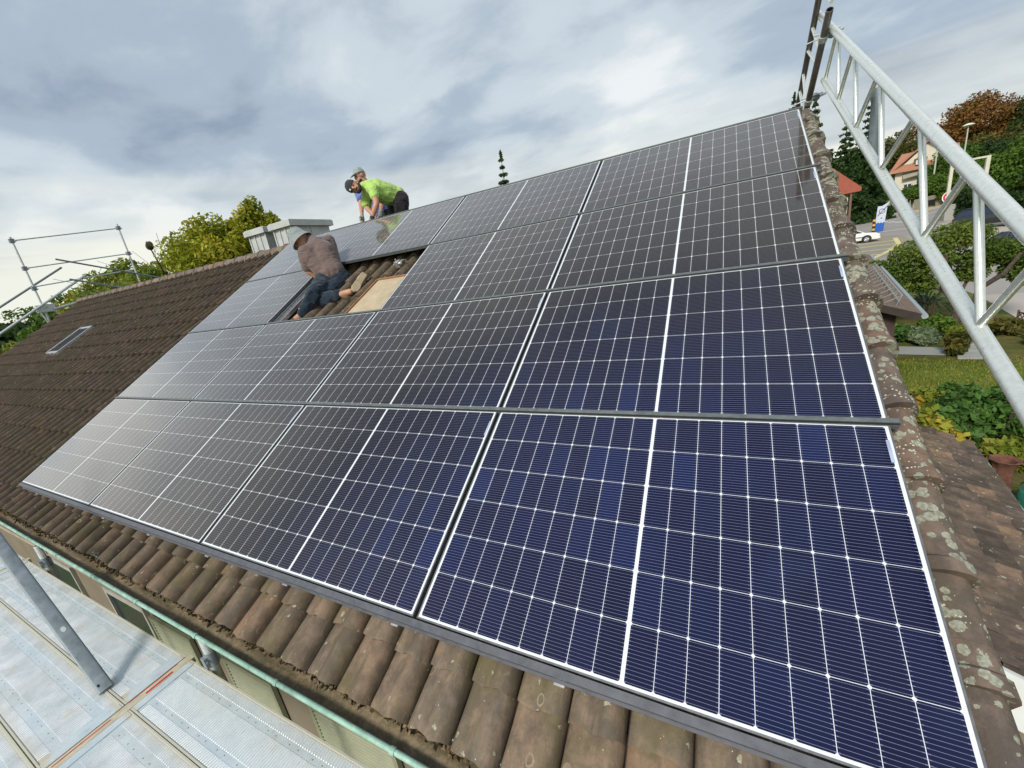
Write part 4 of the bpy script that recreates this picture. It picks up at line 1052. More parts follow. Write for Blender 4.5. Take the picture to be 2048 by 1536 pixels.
def asphalt(name, c, v=.12):
    m = MT(name); n = m.noise(.35, 5, .6); n2 = m.noise(25, 3, .7); n3 = m.noise(.08, 3, .5)
    cc = m.ramp(n, [(.3, tuple(x * (1 - v) for x in c)), (.7, tuple(x * (1 + v) for x in c))]); cc = m.mix(m.ramp(n2, [(.3, .25), (.6, 0)]), cc, tuple(x * .6 for x in c))
    cc = m.mix(m.ramp(n3, [(.45, 0), (.6, .25)]), cc, (c[0] * 1.25, c[1] * 1.15, c[2])); m.color(cc); m.set(rough=.9); return m.m
M_asph = asphalt('worn_asphalt', (0.315, 0.295, 0.27)); M_pave = asphalt('pinkish_pavement', (0.43, 0.385, 0.34)); M_park = asphalt('parking_asphalt', (0.28, 0.255, 0.20)); M_sand = asphalt('sandy_paving', (0.48, 0.40, 0.24)); M_slab = asphalt('stone_slabs', (0.32, 0.33, 0.31))
M_lineW = asphalt('white_road_paint', (0.72, 0.72, 0.68), .08); M_lineY = asphalt('yellow_parking_paint', (0.62, 0.56, 0.26), .08)
sheet('ground', [(-320, -60), (320, -60), (320, 420), (-320, 420)], M_grass, 0.0)
sheet('garden_ground', [(0.3, 2), (12, 2), (10.2, 17), (8.9, 21), (4, 24), (-2, 22), (-2, 10), (.3, 8)], M_soil, .006)
sheet('lawn', [(3.2, 10.2), (6.5, 9.2), (9.0, 12.5), (8.0, 15.2), (5.6, 15.4), (4.0, 16.0), (2.6, 14.5)], M_lawn, .012)
sheet('road', [(8.9, 20.6), (9.3, 25.2), (9.5, 36), (8, 40), (2, 42), (2, 66), (-6, 100), (60, 112), (60, 88), (24, 66), (21, 46), (17, 26), (16, 12), (10.4, 14)], M_asph, .008)
sheet('pavement', [(19.2, 62.4), (17.2, 48.6), (15.1, 36.2), (14.2, 24), (30, 24), (30, 45), (22.2, 60), (22.0, 67)], M_pave, .016)
sheet('footpath', [(8.2, 17.4), (8.75, 20.8), (9.3, 25.2), (10.9, 25.0), (10.2, 20.0), (9.8, 16.0)], M_pave, .018)
sheet('parking_area', [(2, 40.8), (9.3, 40.5), (13.5, 47), (14.9, 56), (13, 61), (2, 61)], M_park, .014)
sheet('sandy_paving', [(24.9, 86), (29.3, 92.5), (37, 108), (33, 108), (28, 101), (22, 92)], M_sand, .016)
sheet('verge_strip', [(13.5, 93), (18.5, 96.5), (27, 103), (27, 120), (12, 120)], M_sand, .02)
sheet('grass_island', [(6, 60), (12.4, 61), (13.7, 63.2), (12.5, 66.5), (8, 70), (4, 68)], M_lawn, .03)
def line(pts, w, mat, dz=.02):
    for (a_, c_) in zip(pts[:-1], pts[1:]):
        a_, c_ = Vector(a_), Vector(c_); d = (c_ - a_).normalized(); n = Vector((-d.y, d.x)) * w / 2
        yield [(a_ + n), (a_ - n), (c_ - n), (c_ + n)]
def marks(name, segs, w, mat):
    bm = bmesh.new()
    for pts in segs:
        for q in line(pts, w, mat):
            vs = [bm.verts.new((v.x, v.y, hg(v.y) + .024)) for v in q]; f = bm.faces.new(vs)
            f.normal_update()
            if f.normal.z < 0: f.normal_flip()
    me = bpy.data.meshes.new(name); bm.to_mesh(me); bm.free(); o = link_mesh(name, me, mat); tag(o, kind='structure')
zz = [(14.7, 62.9), (15.2, 62.6), (17.1, 62.9), (18.2, 64.0)]
marks('road_marking', [[(14.7, 62.8), (17.1, 62.95), (20.5, 66.0)], [(18.55, 77.8), (24.5, 81.5), (29, 86)], [(17.6, 92.0), (20.4, 91.4), (20.3, 90.9)],
                       [(14.3, 34.0), (13.4, 31.6), (12.8, 26), (12.4, 20)], [(15.1, 38), (15.9, 42)], [(19.3, 62.5), (17.25, 48.7), (15.15, 36.3)]], .38, M_lineW)
dsh = []
pa, pb_ = Vector((18.5, 77.4)), Vector((19.7, 69.0))
for i in range(5): q = pa.lerp(pb_, i / 5); dsh.append([tuple(q), tuple(q + (pb_ - pa) * .11)])
for i in range(5): q = Vector((13.6, 97)).lerp(Vector((18.2, 92.5)), i / 5); dsh.append([tuple(q), tuple(q + Vector((.6, -.55)))])
marks('dashed_marking', dsh, .7, M_lineW)
marks('parking_lines', [[(4.0, 49.9), (12.6, 49.3)], [(4, 47.0), (12.0, 46.3)], [(4, 44.0), (10.4, 43.3)], [(4, 52.6), (13.3, 52.2)], [(13.9, 54.4), (12.8, 49.1), (11.2, 45.0), (9.3, 41.2)]], .34, M_lineY)
b = B()
for (a_, c_) in (((19.3, 62.6), (17.3, 48.6)), ((17.3, 48.6), (15.2, 36.2)), ((15.2, 36.2), (14.3, 24))):
    a3, c3 = Vector((a_[0], a_[1], hg(a_[1]))), Vector((c_[0], c_[1], hg(c_[1]))); d = (c3 - a3).normalized(); n = Vector((-d.y, d.x, 0)) * .08
    b.poly([a3 - n, a3 + n, c3 + n, c3 - n], (0, 0, .10))
tag(b.build('kerb', M_slab), kind='structure')
sheet('gravel_bed', [(4.1, 16.7), (5.5, 16.3), (6.0, 17.2), (4.6, 17.7)], M_slab, .03)
for i, (pts) in enumerate(([(5.6, 15.9), (6.3, 15.8), (6.5, 16.5), (5.8, 16.6)], [(6.1, 16.7), (6.8, 16.6), (7.0, 17.3), (6.3, 17.4)], [(6.3, 17.5), (6.9, 17.4), (7.1, 18.0), (6.5, 18.2)])):
    b = B(); b.poly([(x, y, .012) for x, y in pts], (0, 0, .05))
    tag(b.build('stepping_stone', M_slab, bevel=.01), ('nearest', 'middle', 'farthest')[i] + ' grey stepping slab between the garden beds', 'paving slab', 'stepping slabs in the garden')

# ------------------------------------------------------------------ vegetation
def leaves(name, centres, radii, n, size, mat, parent, seed=0, droop=.0, aspect=1.6, up=.35, M=None):
    g = np.random.default_rng(seed)
    cs = np.array(centres, float); rs = np.array(radii, float)
    if rs.ndim == 1: rs = np.repeat(rs[:, None], 3, 1)
    w = rs.prod(1) ** (2 / 3); w /= w.sum(); idx = g.choice(len(cs), n, p=w)
    d = g.normal(size=(n, 3)); d /= np.linalg.norm(d, axis=1)[:, None]
    r = g.random(n) ** .38
    P = cs[idx] + d * r[:, None] * rs[idx]
    nrm = d * .6 + g.normal(size=(n, 3)) * .7 + np.array([0, 0, up]); nrm /= np.linalg.norm(nrm, axis=1)[:, None]
    t = g.normal(size=(n, 3)); t -= nrm * (t * nrm).sum(1)[:, None]; t /= np.linalg.norm(t, axis=1)[:, None]
    if droop: t[:, 2] -= droop; t /= np.linalg.norm(t, axis=1)[:, None]
    bt_ = np.cross(nrm, t); s = size * g.uniform(.6, 1.35, n)[:, None]
    a = P - t * s * aspect * .5; c = P + t * s * aspect * .5; l = P + bt_ * s * .42; rr = P - bt_ * s * .42
    V = np.stack([a, rr, c, l], 1).reshape(-1, 3)
    clump = g.random(len(cs))[idx]
    rnd = np.clip(.45 * clump + .55 * g.random(n), 0, 1); rnd = np.repeat(rnd, 4)
    me = bpy.data.meshes.new(name); me.vertices.add(4 * n); me.vertices.foreach_set('co', V.astype(np.float32).ravel())
    me.loops.add(4 * n); me.loops.foreach_set('vertex_index', np.arange(4 * n, dtype=np.int32)); me.polygons.add(n)
    me.polygons.foreach_set('loop_start', np.arange(0, 4 * n, 4, dtype=np.int32))
    me.update(calc_edges=True)
    at = me.attributes.new('rnd', 'FLOAT', 'POINT'); at.data.foreach_set('value', rnd.astype(np.float32))
    return link_mesh(name, me, mat, parent, M)
def clumps(c, r, k, seed, cr=(.25, .42), lowcut=-.55):
    g = np.random.default_rng(seed); C_ = []; R_ = []
    while len(C_) < k:
        d = g.normal(size=3); d /= np.linalg.norm(d); q = d * g.uniform(.45, 1.0)
        if q[2] < lowcut: continue
        C_.append(np.array(c) + q * np.array(r)); s = g.uniform(*cr); R_.append([r[0] * s, r[1] * s, r[2] * s * .85])
    return C_, R_
def tree(name, base, crown_c, crown_r, mat, label, cat='tree', group=None, n=9000, size=.16, k=34, seed=1, trunk_r=.16, bare=0):
    t = empty(name, base, label=label, cat=cat, group=group)
    C_, R_ = clumps(crown_c, crown_r, k, seed)
    b = B(); base = Vector(base); cc = Vector(crown_c); mid = base.lerp(cc, .75)
    b.tube(base - Vector((0, 0, .1)), mid, trunk_r, 8, r2=trunk_r * .55)
    g = np.random.default_rng(seed + 5)
    for q in C_[:14]:
        q = Vector(q); st = base.lerp(cc, g.uniform(.45, .9)); m = st.lerp(q, .5) + Vector((0, 0, .1 * crown_r[2])); b.tube(st, m, trunk_r * .35, 6, r2=trunk_r * .2); b.tube(m, q, trunk_r * .2, 5, r2=trunk_r * .06)
    b.build('trunk', M_bark, t, None, True)
    leaves('crown', C_, R_, n, size, mat, t, seed)
    if bare:
        b = B()
        for i in range(bare):
            q = cc + Vector(g.normal(size=3)) * .5 * Vector(crown_r).length / 1.7
            a_ = cc.lerp(q, .6); q.z = max(q.z, cc.z); prev = a_
            for s in range(4):
                nx_ = prev + Vector(g.normal(size=3)) * .25 + (q - a_) * .35 + Vector((0, 0, .15)); b.tube(prev, nx_, .018 - .003 * s, 4, cap=False); prev = nx_
        b.build('bare_twigs', M_bark, t)
    return t
def conifer(name, base, h, r, label, seed=1, group=None, n=5000, mat='conifer', zlo=.08, size=.22, dense=1.0):
    t = empty(name, base, label=label, cat='conifer', group=group); base = Vector(base)
    b = B(); b.tube(base, base + Vector((0, 0, h)), r * .06, 7, r2=.02); b.build('trunk', M_bark, t, None, True)
    g = np.random.default_rng(seed); C_ = []; R_ = []; z = zlo
    while z < .985:
        rr = (r * (1 - z) ** .85) * g.uniform(.72, 1.12) + .04; m = max(3, int(6 * (1 - z) + 3)); ph = g.uniform(0, 6)
        for i in range(m):
            a = ph + 2 * math.pi * i / m + g.normal() * .2
            for f in (.35, .75):
                L_ = rr * f * g.uniform(.8, 1.15); C_.append([base.x + math.cos(a) * L_, base.y + math.sin(a) * L_, base.z + h * z - L_ * .28]); R_.append([rr * .27 + .04, rr * .27 + .04, rr * .10 * dense + .03])
        z += .045 + .02 * (1 - z)
    C_.append([base.x, base.y, base.z + h * .98]); R_.append([.08, .08, h * .03])
    leaves('crown', C_, R_, n, size, LEAF[mat], t, seed, droop=.5, up=.1)
    return t
# beyond the ridge on the left
tree('yellow_green_tree', (-23.5, 12.6, 0), (-23.0, 12.3, 6.3), (2.7, 2.6, 2.9), LEAF['yellowgreen'], 'large yellow green tree directly left of the metal chimneys', n=42000, size=.13, k=80, seed=3, trunk_r=.22, group='trees beyond the ridge on the left')
tree('yellow_green_tree', (-20.9, 13.2, 0), (-20.8, 13.0, 7.2), (1.5, 1.3, 2.2), LEAF['yellowgreen'], 'narrow pointed yellow green tree top touching the chimney', n=15000, size=.13, k=34, seed=4, trunk_r=.16, group='trees beyond the ridge on the left')
tree('green_tree', (-27.0, 11.2, 0), (-27.0, 11.0, 5.2), (2.6, 2.2, 2.2), LEAF['mid'], 'half bare tree behind the right guard rail post, with thin twigs', n=9000, size=.17, k=36, seed=6, trunk_r=.2, bare=60, group='trees beyond the ridge on the left')
tree('green_tree', (-33.0, 12.0, 0), (-33.0, 12.0, 5.6), (4.6, 3.2, 2.6), LEAF['mid'], 'broad green tree behind the guard rail, left of the half bare tree', n=19000, size=.2, k=50, seed=7, trunk_r=.25, group='trees beyond the ridge on the left')
tree('green_tree', (-38.5, 11.0, 0), (-38.5, 11.0, 5.0), (3.2, 3.0, 2.0), LEAF['green'], 'lower green tree at the foot of the left guard rail post', n=10000, size=.2, k=34, seed=8, trunk_r=.2, group='trees beyond the ridge on the left')
b = B(); vs, fs = ball((0, 0, 0), .17, .16, .2, None, 12); b.add([Vector(v) * (1 + .12 * math.sin(i * 3.7)) for i, v in enumerate(vs)], fs)
tag(b.build('mistletoe_ball', simple('mistletoe_brown', (.05, .04, .02), .95, 0, .4, 40, .8), None, Matrix.Translation((-25.6, 10.4, 8.35)), True), 'dark round mistletoe ball among bare twigs right of the guard rail', 'mistletoe')
b = B(); b.tube((-25.6, 10.4, 8.2), (-26.2, 10.9, 6.8), .03, 6, r2=.05); tag(b.build('bare_branch', M_bark), 'thin bare branch carrying the mistletoe ball', 'branch')
for i, (x, y, z, rx, rz, m_, lb) in enumerate([(-46, 5.5, 2.0, 4.5, 2.2, 'olive', 'dull olive bush mass at the left photo edge below the tube'), (-56, 9.5, 2.6, 6, 2.6, 'mid', 'green bush behind the olive one at the left edge'), (-37, 7.6, 2.2, 3, 2.2, 'green', 'bright green bush just beyond the left roof corner'), (-88, 17, 4.5, 12, 3.6, 'dark', 'dark distant tree group left of the small orange house'), (-120, 36, 6, 16, 5, 'green', 'far green trees on the left skyline'), (-100, 33, 5.5, 12, 4, 'dark', 'far dark trees behind the left guard rail foot')]):
    tree('bush' if i < 3 else 'distant_tree', (x, y, 0), (x, y, z), (rx, rx * .8, rz), LEAF[m_], lb, 'bush' if i < 3 else 'tree', n=9000, size=.22 if i < 3 else .5, k=30, seed=20 + i, trunk_r=.15)
for x, y, w_, h_, cr, lb in ((-96, 24, 9, 4.2, (.55, .30, .16), 'small orange walled house far off at the left edge'), (-41, 15.5, 5, 7.8, (.45, .45, .43), 'grey pointed roof peeking above the ridge caps behind the tree')):
    h = empty('distant_house', (x, y, 0), label=lb, cat='house')
    b = B(); b.box((x - w_ / 2, y - 3, 0), (x + w_ / 2, y + 3, h_ * .8)); b.build('wall', simple('wall_%d' % x, cr, .9), h)
    b = B(); b.poly([(x - w_ / 2 - .3, y - 3.3, h_ * .801), (x + w_ / 2 + .3, y - 3.3, h_ * .801), (x, y - 3.3, h_ * .8 + 1.6)], (0, 6.6, 0)); b.build('roof', simple('pale_roof_%d' % x, (.50, .48, .46), .8), h)
    for q in (-.25, .25):
        b = B(); b.box((x + w_ * q - .5, y - 3.02, h_ * .35), (x + w_ * q + .5, y - 3.001, h_ * .65)); b.build('window', M_winglass, h)
# spruce tips above the ridge
conifer('spruce', (-22.1, 44.5, 1.0), 15.2, 2.3, 'slender spruce tip standing alone above the middle of the ridge', 31, None, 5200, 'conifer', .55, .26)
conifer('spruce', (8.2, 82.5, 2.2), 19.4, 4.0, 'dark spruce tip just left of the ridge corner', 32, None, 2600, 'conifer', .6, .4)
conifer('spruce', (10.9, 83.5, 2.2), 18.4, 4.0, 'second spruce tip behind the top verge tile', 33, None, 2600, 'conifer', .6, .4)
# trees on the right
for i, (x, y, ztop, r, lb) in enumerate([(14.5, 82, 17.2, 4.0, 'tall dark spruce right of the verge tiles, behind the red roofed building'), (17.4, 84, 18.8, 3.6, 'tallest dark spruce seen through the girder webs'), (12.6, 80, 13.0, 3.4, 'dark spruce at the left of its group beside the verge')]):
    conifer('dark_spruce', (x, y, 2.2), ztop - 2.2, r, lb, 40 + i, 'dark spruces behind the red roofed building', 9000, 'dark', .05, .42, 2.2)
spec = [
 ((17.0, 86, 2.4), (17.0, 86, 4.6), (3.0, 2.6, 2.4), 'green', 'rounded green bushy tree below the dark spruces'),
 ((38, 158, 5), (38, 158, 12.5), (9, 7, 7.5), 'olive', 'olive tree behind the orange roofed house'),
 ((51, 172, 5), (51, 172, 15.0), (10, 8, 8.5), 'russet', 'russet autumn tree left of the tall street lamp'),
 ((60, 172, 5), (60, 172, 18.2), (10, 8, 9.0), 'russet', 'tallest russet tree behind the street lamp head'),
 ((69, 176, 5), (69, 176, 15.5), (9, 8, 9.0), 'olive', 'brownish tree between the russet one and the dark hilltop tree'),
 ((72, 163, 5), (72, 163, 17.5), (10, 8, 9.5), 'dark', 'dark rounded tree at the top right photo edge'),
 ((58, 150, 5), (58, 150, 9.0), (9, 7, 7.0), 'olive', 'olive shrubbery on the slope under the russet trees'),
 ((36.5, 112, 3.3), (36.5, 112, 7.4), (4.6, 4, 4.4), 'green', 'green tree right beside the orange roofed house'),
 ((41.5, 112, 3.3), (41.5, 112, 7.2), (5.2, 4, 4.4), 'dark', 'dark green tree behind the stop sign and box'),
 ((34.0, 84, 2.3), (34.5, 84, 5.8), (5.4, 4.5, 4.2), 'green', 'large green tree above the dark off road car'),
 ((42.0, 90, 2.3), (42.0, 90, 6.3), (5.5, 4.5, 4.6), 'green', 'green tree at the right edge beside the pale post frame'),
 ((30.5, 66, 1.7), (31.0, 66, 3.6), (4.2, 3.2, 2.6), 'dark', 'dark green bush right above the parked off road car'),
 ((29.0, 96, 2.8), (29.5, 98, 5.0), (3.2, 2.6, 2.4), 'green', 'leafy garden bush in front of the grey garden wall'),
]
for i, (bs, cc, rr, m_, lb) in enumerate(spec):
    far = bs[1] > 120
    tree('broadleaf_tree' if 'bush' not in lb else 'bush', bs, cc, rr, LEAF[m_], lb, 'tree' if 'bush' not in lb else 'bush', n=20000 if far else 20000, size=.46 if far else .30, k=70, seed=60 + i, trunk_r=.3, group='trees on the slope behind the street' if far else None)
# clipped hedges
def hedge(x0, y0, x1, y1, w_, h_, m_, label, n=9000, size=.2):
    a_, c_ = Vector((x0, y0, 0)), Vector((x1, y1, 0)); L_ = (c_ - a_).length; k = max(3, int(L_ / (w_ * .6)))
    t = empty('hedge', (x0, y0, hg(y0)), label=label, cat='hedge'); C_ = []; R_ = []
    for i in range(k + 1):
        q = a_.lerp(c_, i / k); z = hg(q.y)
        for zz_ in (.25, .7): C_.append([q.x, q.y, z + h_ * zz_]); R_.append([w_ * .62, w_ * .62, h_ * .36])
    leaves('foliage', C_, R_, n, size, LEAF[m_], t, int(abs(x0 * 7)) + 1)
    b = B(); b.poly([(x0, y0, hg(y0)), (x1, y1, hg(y1)), (x1, y1 + .05, hg(y1)), (x0, y0 + .05, hg(y0))], (0, 0, h_ * .6)); b.build('stems', M_bark, t); return t
hedge(22.3, 67.5, 22.5, 60.0, 1.2, 3.0, 'dark', 'tall dark clipped hedge left of the off road car', 12000, .2)
hedge(22.6, 60, 30, 46, 1.6, 2.4, 'dark', 'dark hedge running behind the off road car to the photo edge', 12000, .25)
hedge(17.0, 97.5, 20.5, 99.2, 1.2, 3.6, 'green', 'tall bright green hedge beside the red roofed building', 7000, .22)
for i, (x, y, r_, lb) in enumerate(((14.9, 92.5, .9, 'small round clipped bush nearest the red roofed building'), (17.6, 94.0, .7, 'second small round bush under the square sign'))):
    t = empty('round_bush', (x, y, hg(y)), label=lb, cat='bush', group='round bushes by the street'); leaves('foliage', [(x, y, hg(y) + r_ * .7)], [r_], 1500, .16, LEAF['mid'], t, i); b = B(); b.tube((x, y, hg(y) - .1), (x, y, hg(y) + r_ * .6), .06, 6); b.build('stem', M_bark, t)
# small garden tree with a forked trunk
t = empty('garden_tree', (6.75, 19.9, .06), label='small open garden tree with forked trunk and yellow green leaves beside the lattice fence', cat='tree')
b = B(); r0 = Vector((6.75, 19.9, 0))
limbs = [[(0, 0, 0), (.05, 0, .9), (-.35, .1, 1.45), (-1.1, .2, 2.0), (-1.7, .3, 2.6)], [(.06, 0, .0), (.15, .1, .8), (.2, .15, 1.5), (.45, .2, 2.3), (.9, .3, 3.0)], [(.2, 0, .0), (.45, -.05, .7), (.5, 0, 1.4), (1.1, 0, 2.0), (1.9, 0, 2.5)], [(.15, .1, 1.2), (-.1, .3, 1.9), (-.3, .4, 2.8), (-.3, .4, 3.3)], [(-.35, .1, 1.45), (-.5, -.3, 2.1), (-.6, -.5, 2.8)], [(.5, 0, 1.4), (.9, -.4, 1.9), (1.2, -.5, 2.6)]]
for lm_ in limbs:
    for i in range(len(lm_) - 1): b.tube(r0 + Vector(lm_[i]), r0 + Vector(lm_[i + 1]), .085 - .018 * i, 7, r2=.067 - .018 * i)
b.build('trunk', M_bark, t, None, True)
cl = [(-1.9, .2, 2.25, .75), (-1.3, .1, 2.9, .7), (-2.2, .3, 1.8, .5), (-.6, .3, 2.6, .6), (-.1, .4, 3.3, .75), (.4, .4, 3.3, .5), (.9, .2, 2.7, .6), (1.4, 0, 2.45, .6), (1.7, .1, 2.5, .5), (1.8, 0, 2.5, .55), (1.4, 0, 2.0, .5), (-1.8, .0, 1.4, .45), (-.9, .3, 1.7, .45), (.4, .3, 2.0, .5), (-2.3, .2, 2.5, .45), (.2, .2, 2.5, .45), (-1.0, .2, 2.2, .5), (1.6, 0, 1.7, .4), (.8, .3, 2.4, .4), (-1.6, .1, 1.7, .4), (1.9, .1, 2.0, .4)]
leaves('crown', [tuple(r0 + Vector(c[:3])) for c in cl], [[c[3], c[3], c[3] * .7] for c in cl], 24000, .072, LEAF['garden'], t, 77)
# garden plants, each its own
def plant(name, x, y, r_, h_, m_, label, n=1500, size=.12, cat='plant', seed=0, group=None):
    t = empty(name, (x, y, hg(y)), label=label, cat=cat, group=group); g = np.random.default_rng(seed + 900); C_ = []; R_ = []
    for i in range(9): a = g.uniform(0, 6.28); q = g.uniform(0, .7) * r_; C_.append((x + q * math.cos(a), y + q * math.sin(a), hg(y) + h_ * g.uniform(.25, .8))); R_.append([r_ * .45, r_ * .45, h_ * .32])
    leaves('foliage', C_, R_, n, size, LEAF[m_], t, seed)
    b = B()
    for i in range(6): a = g.uniform(0, 6.28); b.tube((x, y, hg(y) - .02), (x + r_ * .6 * math.cos(a), y + r_ * .6 * math.sin(a), hg(y) + h_ * .7), .014, 5)
    b.build('stems', M_bark, t); return t
GP = [(3.15, 9.3, .55, 1.0, 'herb', 'dark leafy perennial clump beside the annex roof corner'), (3.6, 10.0, .6, 1.1, 'herb', 'tall dense perennial right of the vine leaves'), (4.2, 9.9, .6, 1.15, 'herb', 'large dark perennial in the middle of the bed'), (4.7, 9.2, .6, 1.0, 'green', 'bright green perennial below the lower girder chord'),
      (3.3, 10.9, .5, .8, 'mid', 'yellowish perennial at the near lawn edge'), (4.0, 10.9, .5, .8, 'herb', 'low perennial between lawn and bed'), (4.9, 10.3, .5, .9, 'herb', 'perennial at the right end of the bed'), (2.7, 10.4, .5, 1.2, 'herb', 'tall stem plant showing past the verge tiles'), (4.9, 8.3, .5, .9, 'green', 'leafy clump near the right photo edge'),
      (3.9, 8.8, .4, .5, 'mid', 'low yellow green plant behind the fluted pot'), (5.9, 19.0, .55, .7, 'green', 'green shrub left of the forked trunk'), (5.0, 18.4, .5, .6, 'herb', 'dark green herb patch by the gravel bed'), (5.5, 17.9, .5, .55, 'grey', 'greyish lavender like bush beside the gravel bed'), (5.75, 16.4, .38, .7, 'olive', 'brownish shrub between gravel bed and slabs'),
      (6.5, 18.4, .4, .5, 'mid', 'light green ground plant under the garden tree'), (4.5, 18.6, .5, .6, 'green', 'dark green bush left of the lavender like one'), (7.5, 18.7, .6, .5, 'olive', 'olive ground shrub right of the trunk'), (8.2, 17.5, .8, .45, 'olive', 'low reddish brown shrub at the right lawn edge'), (4.6, 19.6, .6, .8, 'mid', 'yellowish bush close to the shed roof corner')]
for i, (x, y, r_, h_, m_, lb) in enumerate(GP): plant('garden_plant' if h_ > .6 else 'ground_plant', x, y, r_, h_, m_, lb, 1700, .10 if y < 12 else .13, seed=i)
for i, (x, y) in enumerate(((5.7, 22.0), (6.6, 21.9))):
    t = empty('fan_palm', (x, y, .1), label=('spiky fan leaved palm left of the garden tree', 'second spiky palm directly behind the garden tree')[i], cat='palm'); b = B(); g = np.random.default_rng(i)
    for q in range(70):
        a = g.uniform(0, 6.28); e = g.uniform(.2, 1.2); L_ = g.uniform(.8, 1.35); d = Vector((math.cos(a) * math.cos(e), math.sin(a) * math.cos(e), math.sin(e))); s_ = d.cross(Vector((0, 0, 1))).normalized() * .035; o_ = Vector((x, y, .55)); m = o_ + d * L_ * .55; e_ = o_ + d * L_ + Vector((0, 0, -.35 * L_))
        b.add([o_, m - s_, e_, m + s_], [(0, 1, 2, 3)])
    b.build('fronds', M_herb if False else LEAF['grey'], t); b = B(); b.tube((x, y, 0), (x, y, .6), .09, 8); b.build('trunk', M_bark, t)
# grass blades over the lawn: too many to count
g = np.random.default_rng(5); P = []; 
while len(P) < 14000:
    x, y = g.uniform(2.6, 9), g.uniform(9.2, 16)
    P.append((x, y))
P = np.array(P); n = len(P); hgt = g.uniform(.04, .11, n); an = g.uniform(0, 6.28, n); lean = g.normal(size=(n, 2)) * .03
V = np.zeros((n, 3, 3)); V[:, 0, :2] = P + np.stack([np.cos(an), np.sin(an)], 1) * .012; V[:, 1, :2] = P - np.stack([np.cos(an), np.sin(an)], 1) * .012; V[:, 2, :2] = P + lean; V[:, :2, 2] = .01; V[:, 2, 2] = hgt
me = bpy.data.meshes.new('grass'); me.from_pydata(V.reshape(-1, 3).tolist(), [], np.arange(3 * n).reshape(-1, 3).tolist()); a_ = me.attributes.new('rnd', 'FLOAT', 'POINT'); a_.data.foreach_set('value', np.repeat(g.random(n), 3).astype(np.float32))
tag(link_mesh('grass', me, LEAF['mid']), kind='stuff')
#BODY4
# ------------------------------------------------------------------ annex roof at the lower right
annex = empty('annex', (.9, 3.2, 0), label='small lean to annex with brown flat tiles, green gutter and white fascia, lower right', cat='annex')
al = R(21); ca, sa = math.cos(al), math.sin(al)
a0 = Vector((1.38, 1.52, 2.2)); a1 = Vector((1.80, 4.92, 2.2)); ax = (a1 - a0).normalized(); up_h = Vector((-ax.y, ax.x, 0)); As = (up_h * ca + Vector((0, 0, sa))); An = ax.cross(As)
AM = Matrix((ax, As, An)).transposed().to_4x4(); AM.translation = a0
AL = (a1 - a0).length
FLAT = [(0.0, 0.0), (.06, .004), (.5, .002), (.78, .004), (.86, .022), (.94, .023), (.96, -.01)]
tile_field('roof', [i * .205 for i in range(int(AL / .205) + 1)], [-.03 + .17 * i for i in range(11)], 1.85, M_annex_tile, annex, AM, n0=0.0, pitch=.2055, prof=FLAT, thick=.022, sc=1.0, jit=2.6)
b = B(); b.box((0.0, -.02, -.06), (AL, 1.85, -.012)); b.build('roof_slab', simple('annex_slab', (.12, .09, .07), .9), annex, AM)
b = B(); b.box((-.03, -.03, -.33), (.0, 1.9, -.012)); b.build('fascia', M_white_metal, annex, AM)
b = B(); n = 10
for xx in (-.02, AL + .05):
    for i in range(n):
        t = math.pi + math.pi * i / (n - 1); b.v.append((xx, -.055 + .05 * math.cos(t), -.045 + .05 * math.sin(t)))
for i in range(n - 1): b.f.append((i, i + 1, n + i + 1, n + i)); b.mi.append(0)
b.tube((-.02, -.105, -.043), (AL + .04, -.105, -.043), .0115, 10)
gtr = b.build('gutter', M_copper, annex, AM, True); md = gtr.modifiers.new('t', 'SOLIDIFY'); md.thickness = .002
b = B(); cc = Vector((AL + .04, -.055, -.043)); pts = [cc + Vector((.05 * math.sin(t), -.05 * math.cos(t), 0)) for t in [math.pi * i / 8 for i in range(9)]]
for p_, q_ in zip(pts[:-1], pts[1:]): b.tube(p_, q_, .0115, 8)
b.build('gutter_end', M_copper, annex, AM, True)
b = B()
for i in range(int(AL / .05)):
    x = i * .05; b.box((x, -.035 - .012 * (i % 2), -.018), (x + .049, -.008, -.0125))
b.build('eave_flashing', simple('pale_flashing', (.35, .40, .33), .6), annex, AM)
b = B(); b.poly([(.1, 1.75, 0), (1.15, 1.75, 0), (1.5, 4.75, 0), (.1, 4.75, 0)], (0, 0, 2.1)); b.build('wall', M_wall_brown, annex)
# leaves and rust coloured shrub in the dark corner below the annex
t = empty('rust_shrub', (1.3, 1.0, .4), label='rust orange shrub in the dark corner below the white fascia', cat='shrub')
leaves('foliage', [(1.15, 1.0, .9), (1.4, .9, .7), (1.0, 1.25, .6), (1.6, 1.2, .9)], [.3, .3, .3, .3], 2500, .05, LEAF['rust'], t, 3); b = B(); b.tube((1.3, 1.0, 0), (1.2, 1.0, .8), .02, 6); b.build('stem', M_bark, t)
t = empty('vine', (1.55, 5.25, 2.0), label='autumn vine leaves, yellow and green, at the top corner of the annex roof', cat='vine')
C_ = [(1.42, 5.05, 2.52), (1.50, 5.15, 2.40), (1.60, 5.10, 2.33), (1.68, 5.06, 2.25), (1.45, 5.5, 2.42), (1.36, 5.9, 2.55), (1.74, 5.1, 2.17), (1.55, 5.35, 2.3)]
leaves('foliage', C_, [.14] * 8, 420, .085, LEAF['vine'], t, 4, aspect=1.1)
b = B(); b.tube((1.7, 5.3, 0), (1.6, 5.3, 1.6), .03, 6); b.tube((1.6, 5.3, 1.6), (1.4, 5.3, 2.4), .02, 6); b.tube((1.6, 5.3, 1.6), (1.7, 5.1, 2.2), .015, 6); b.build('stem', M_bark, t)
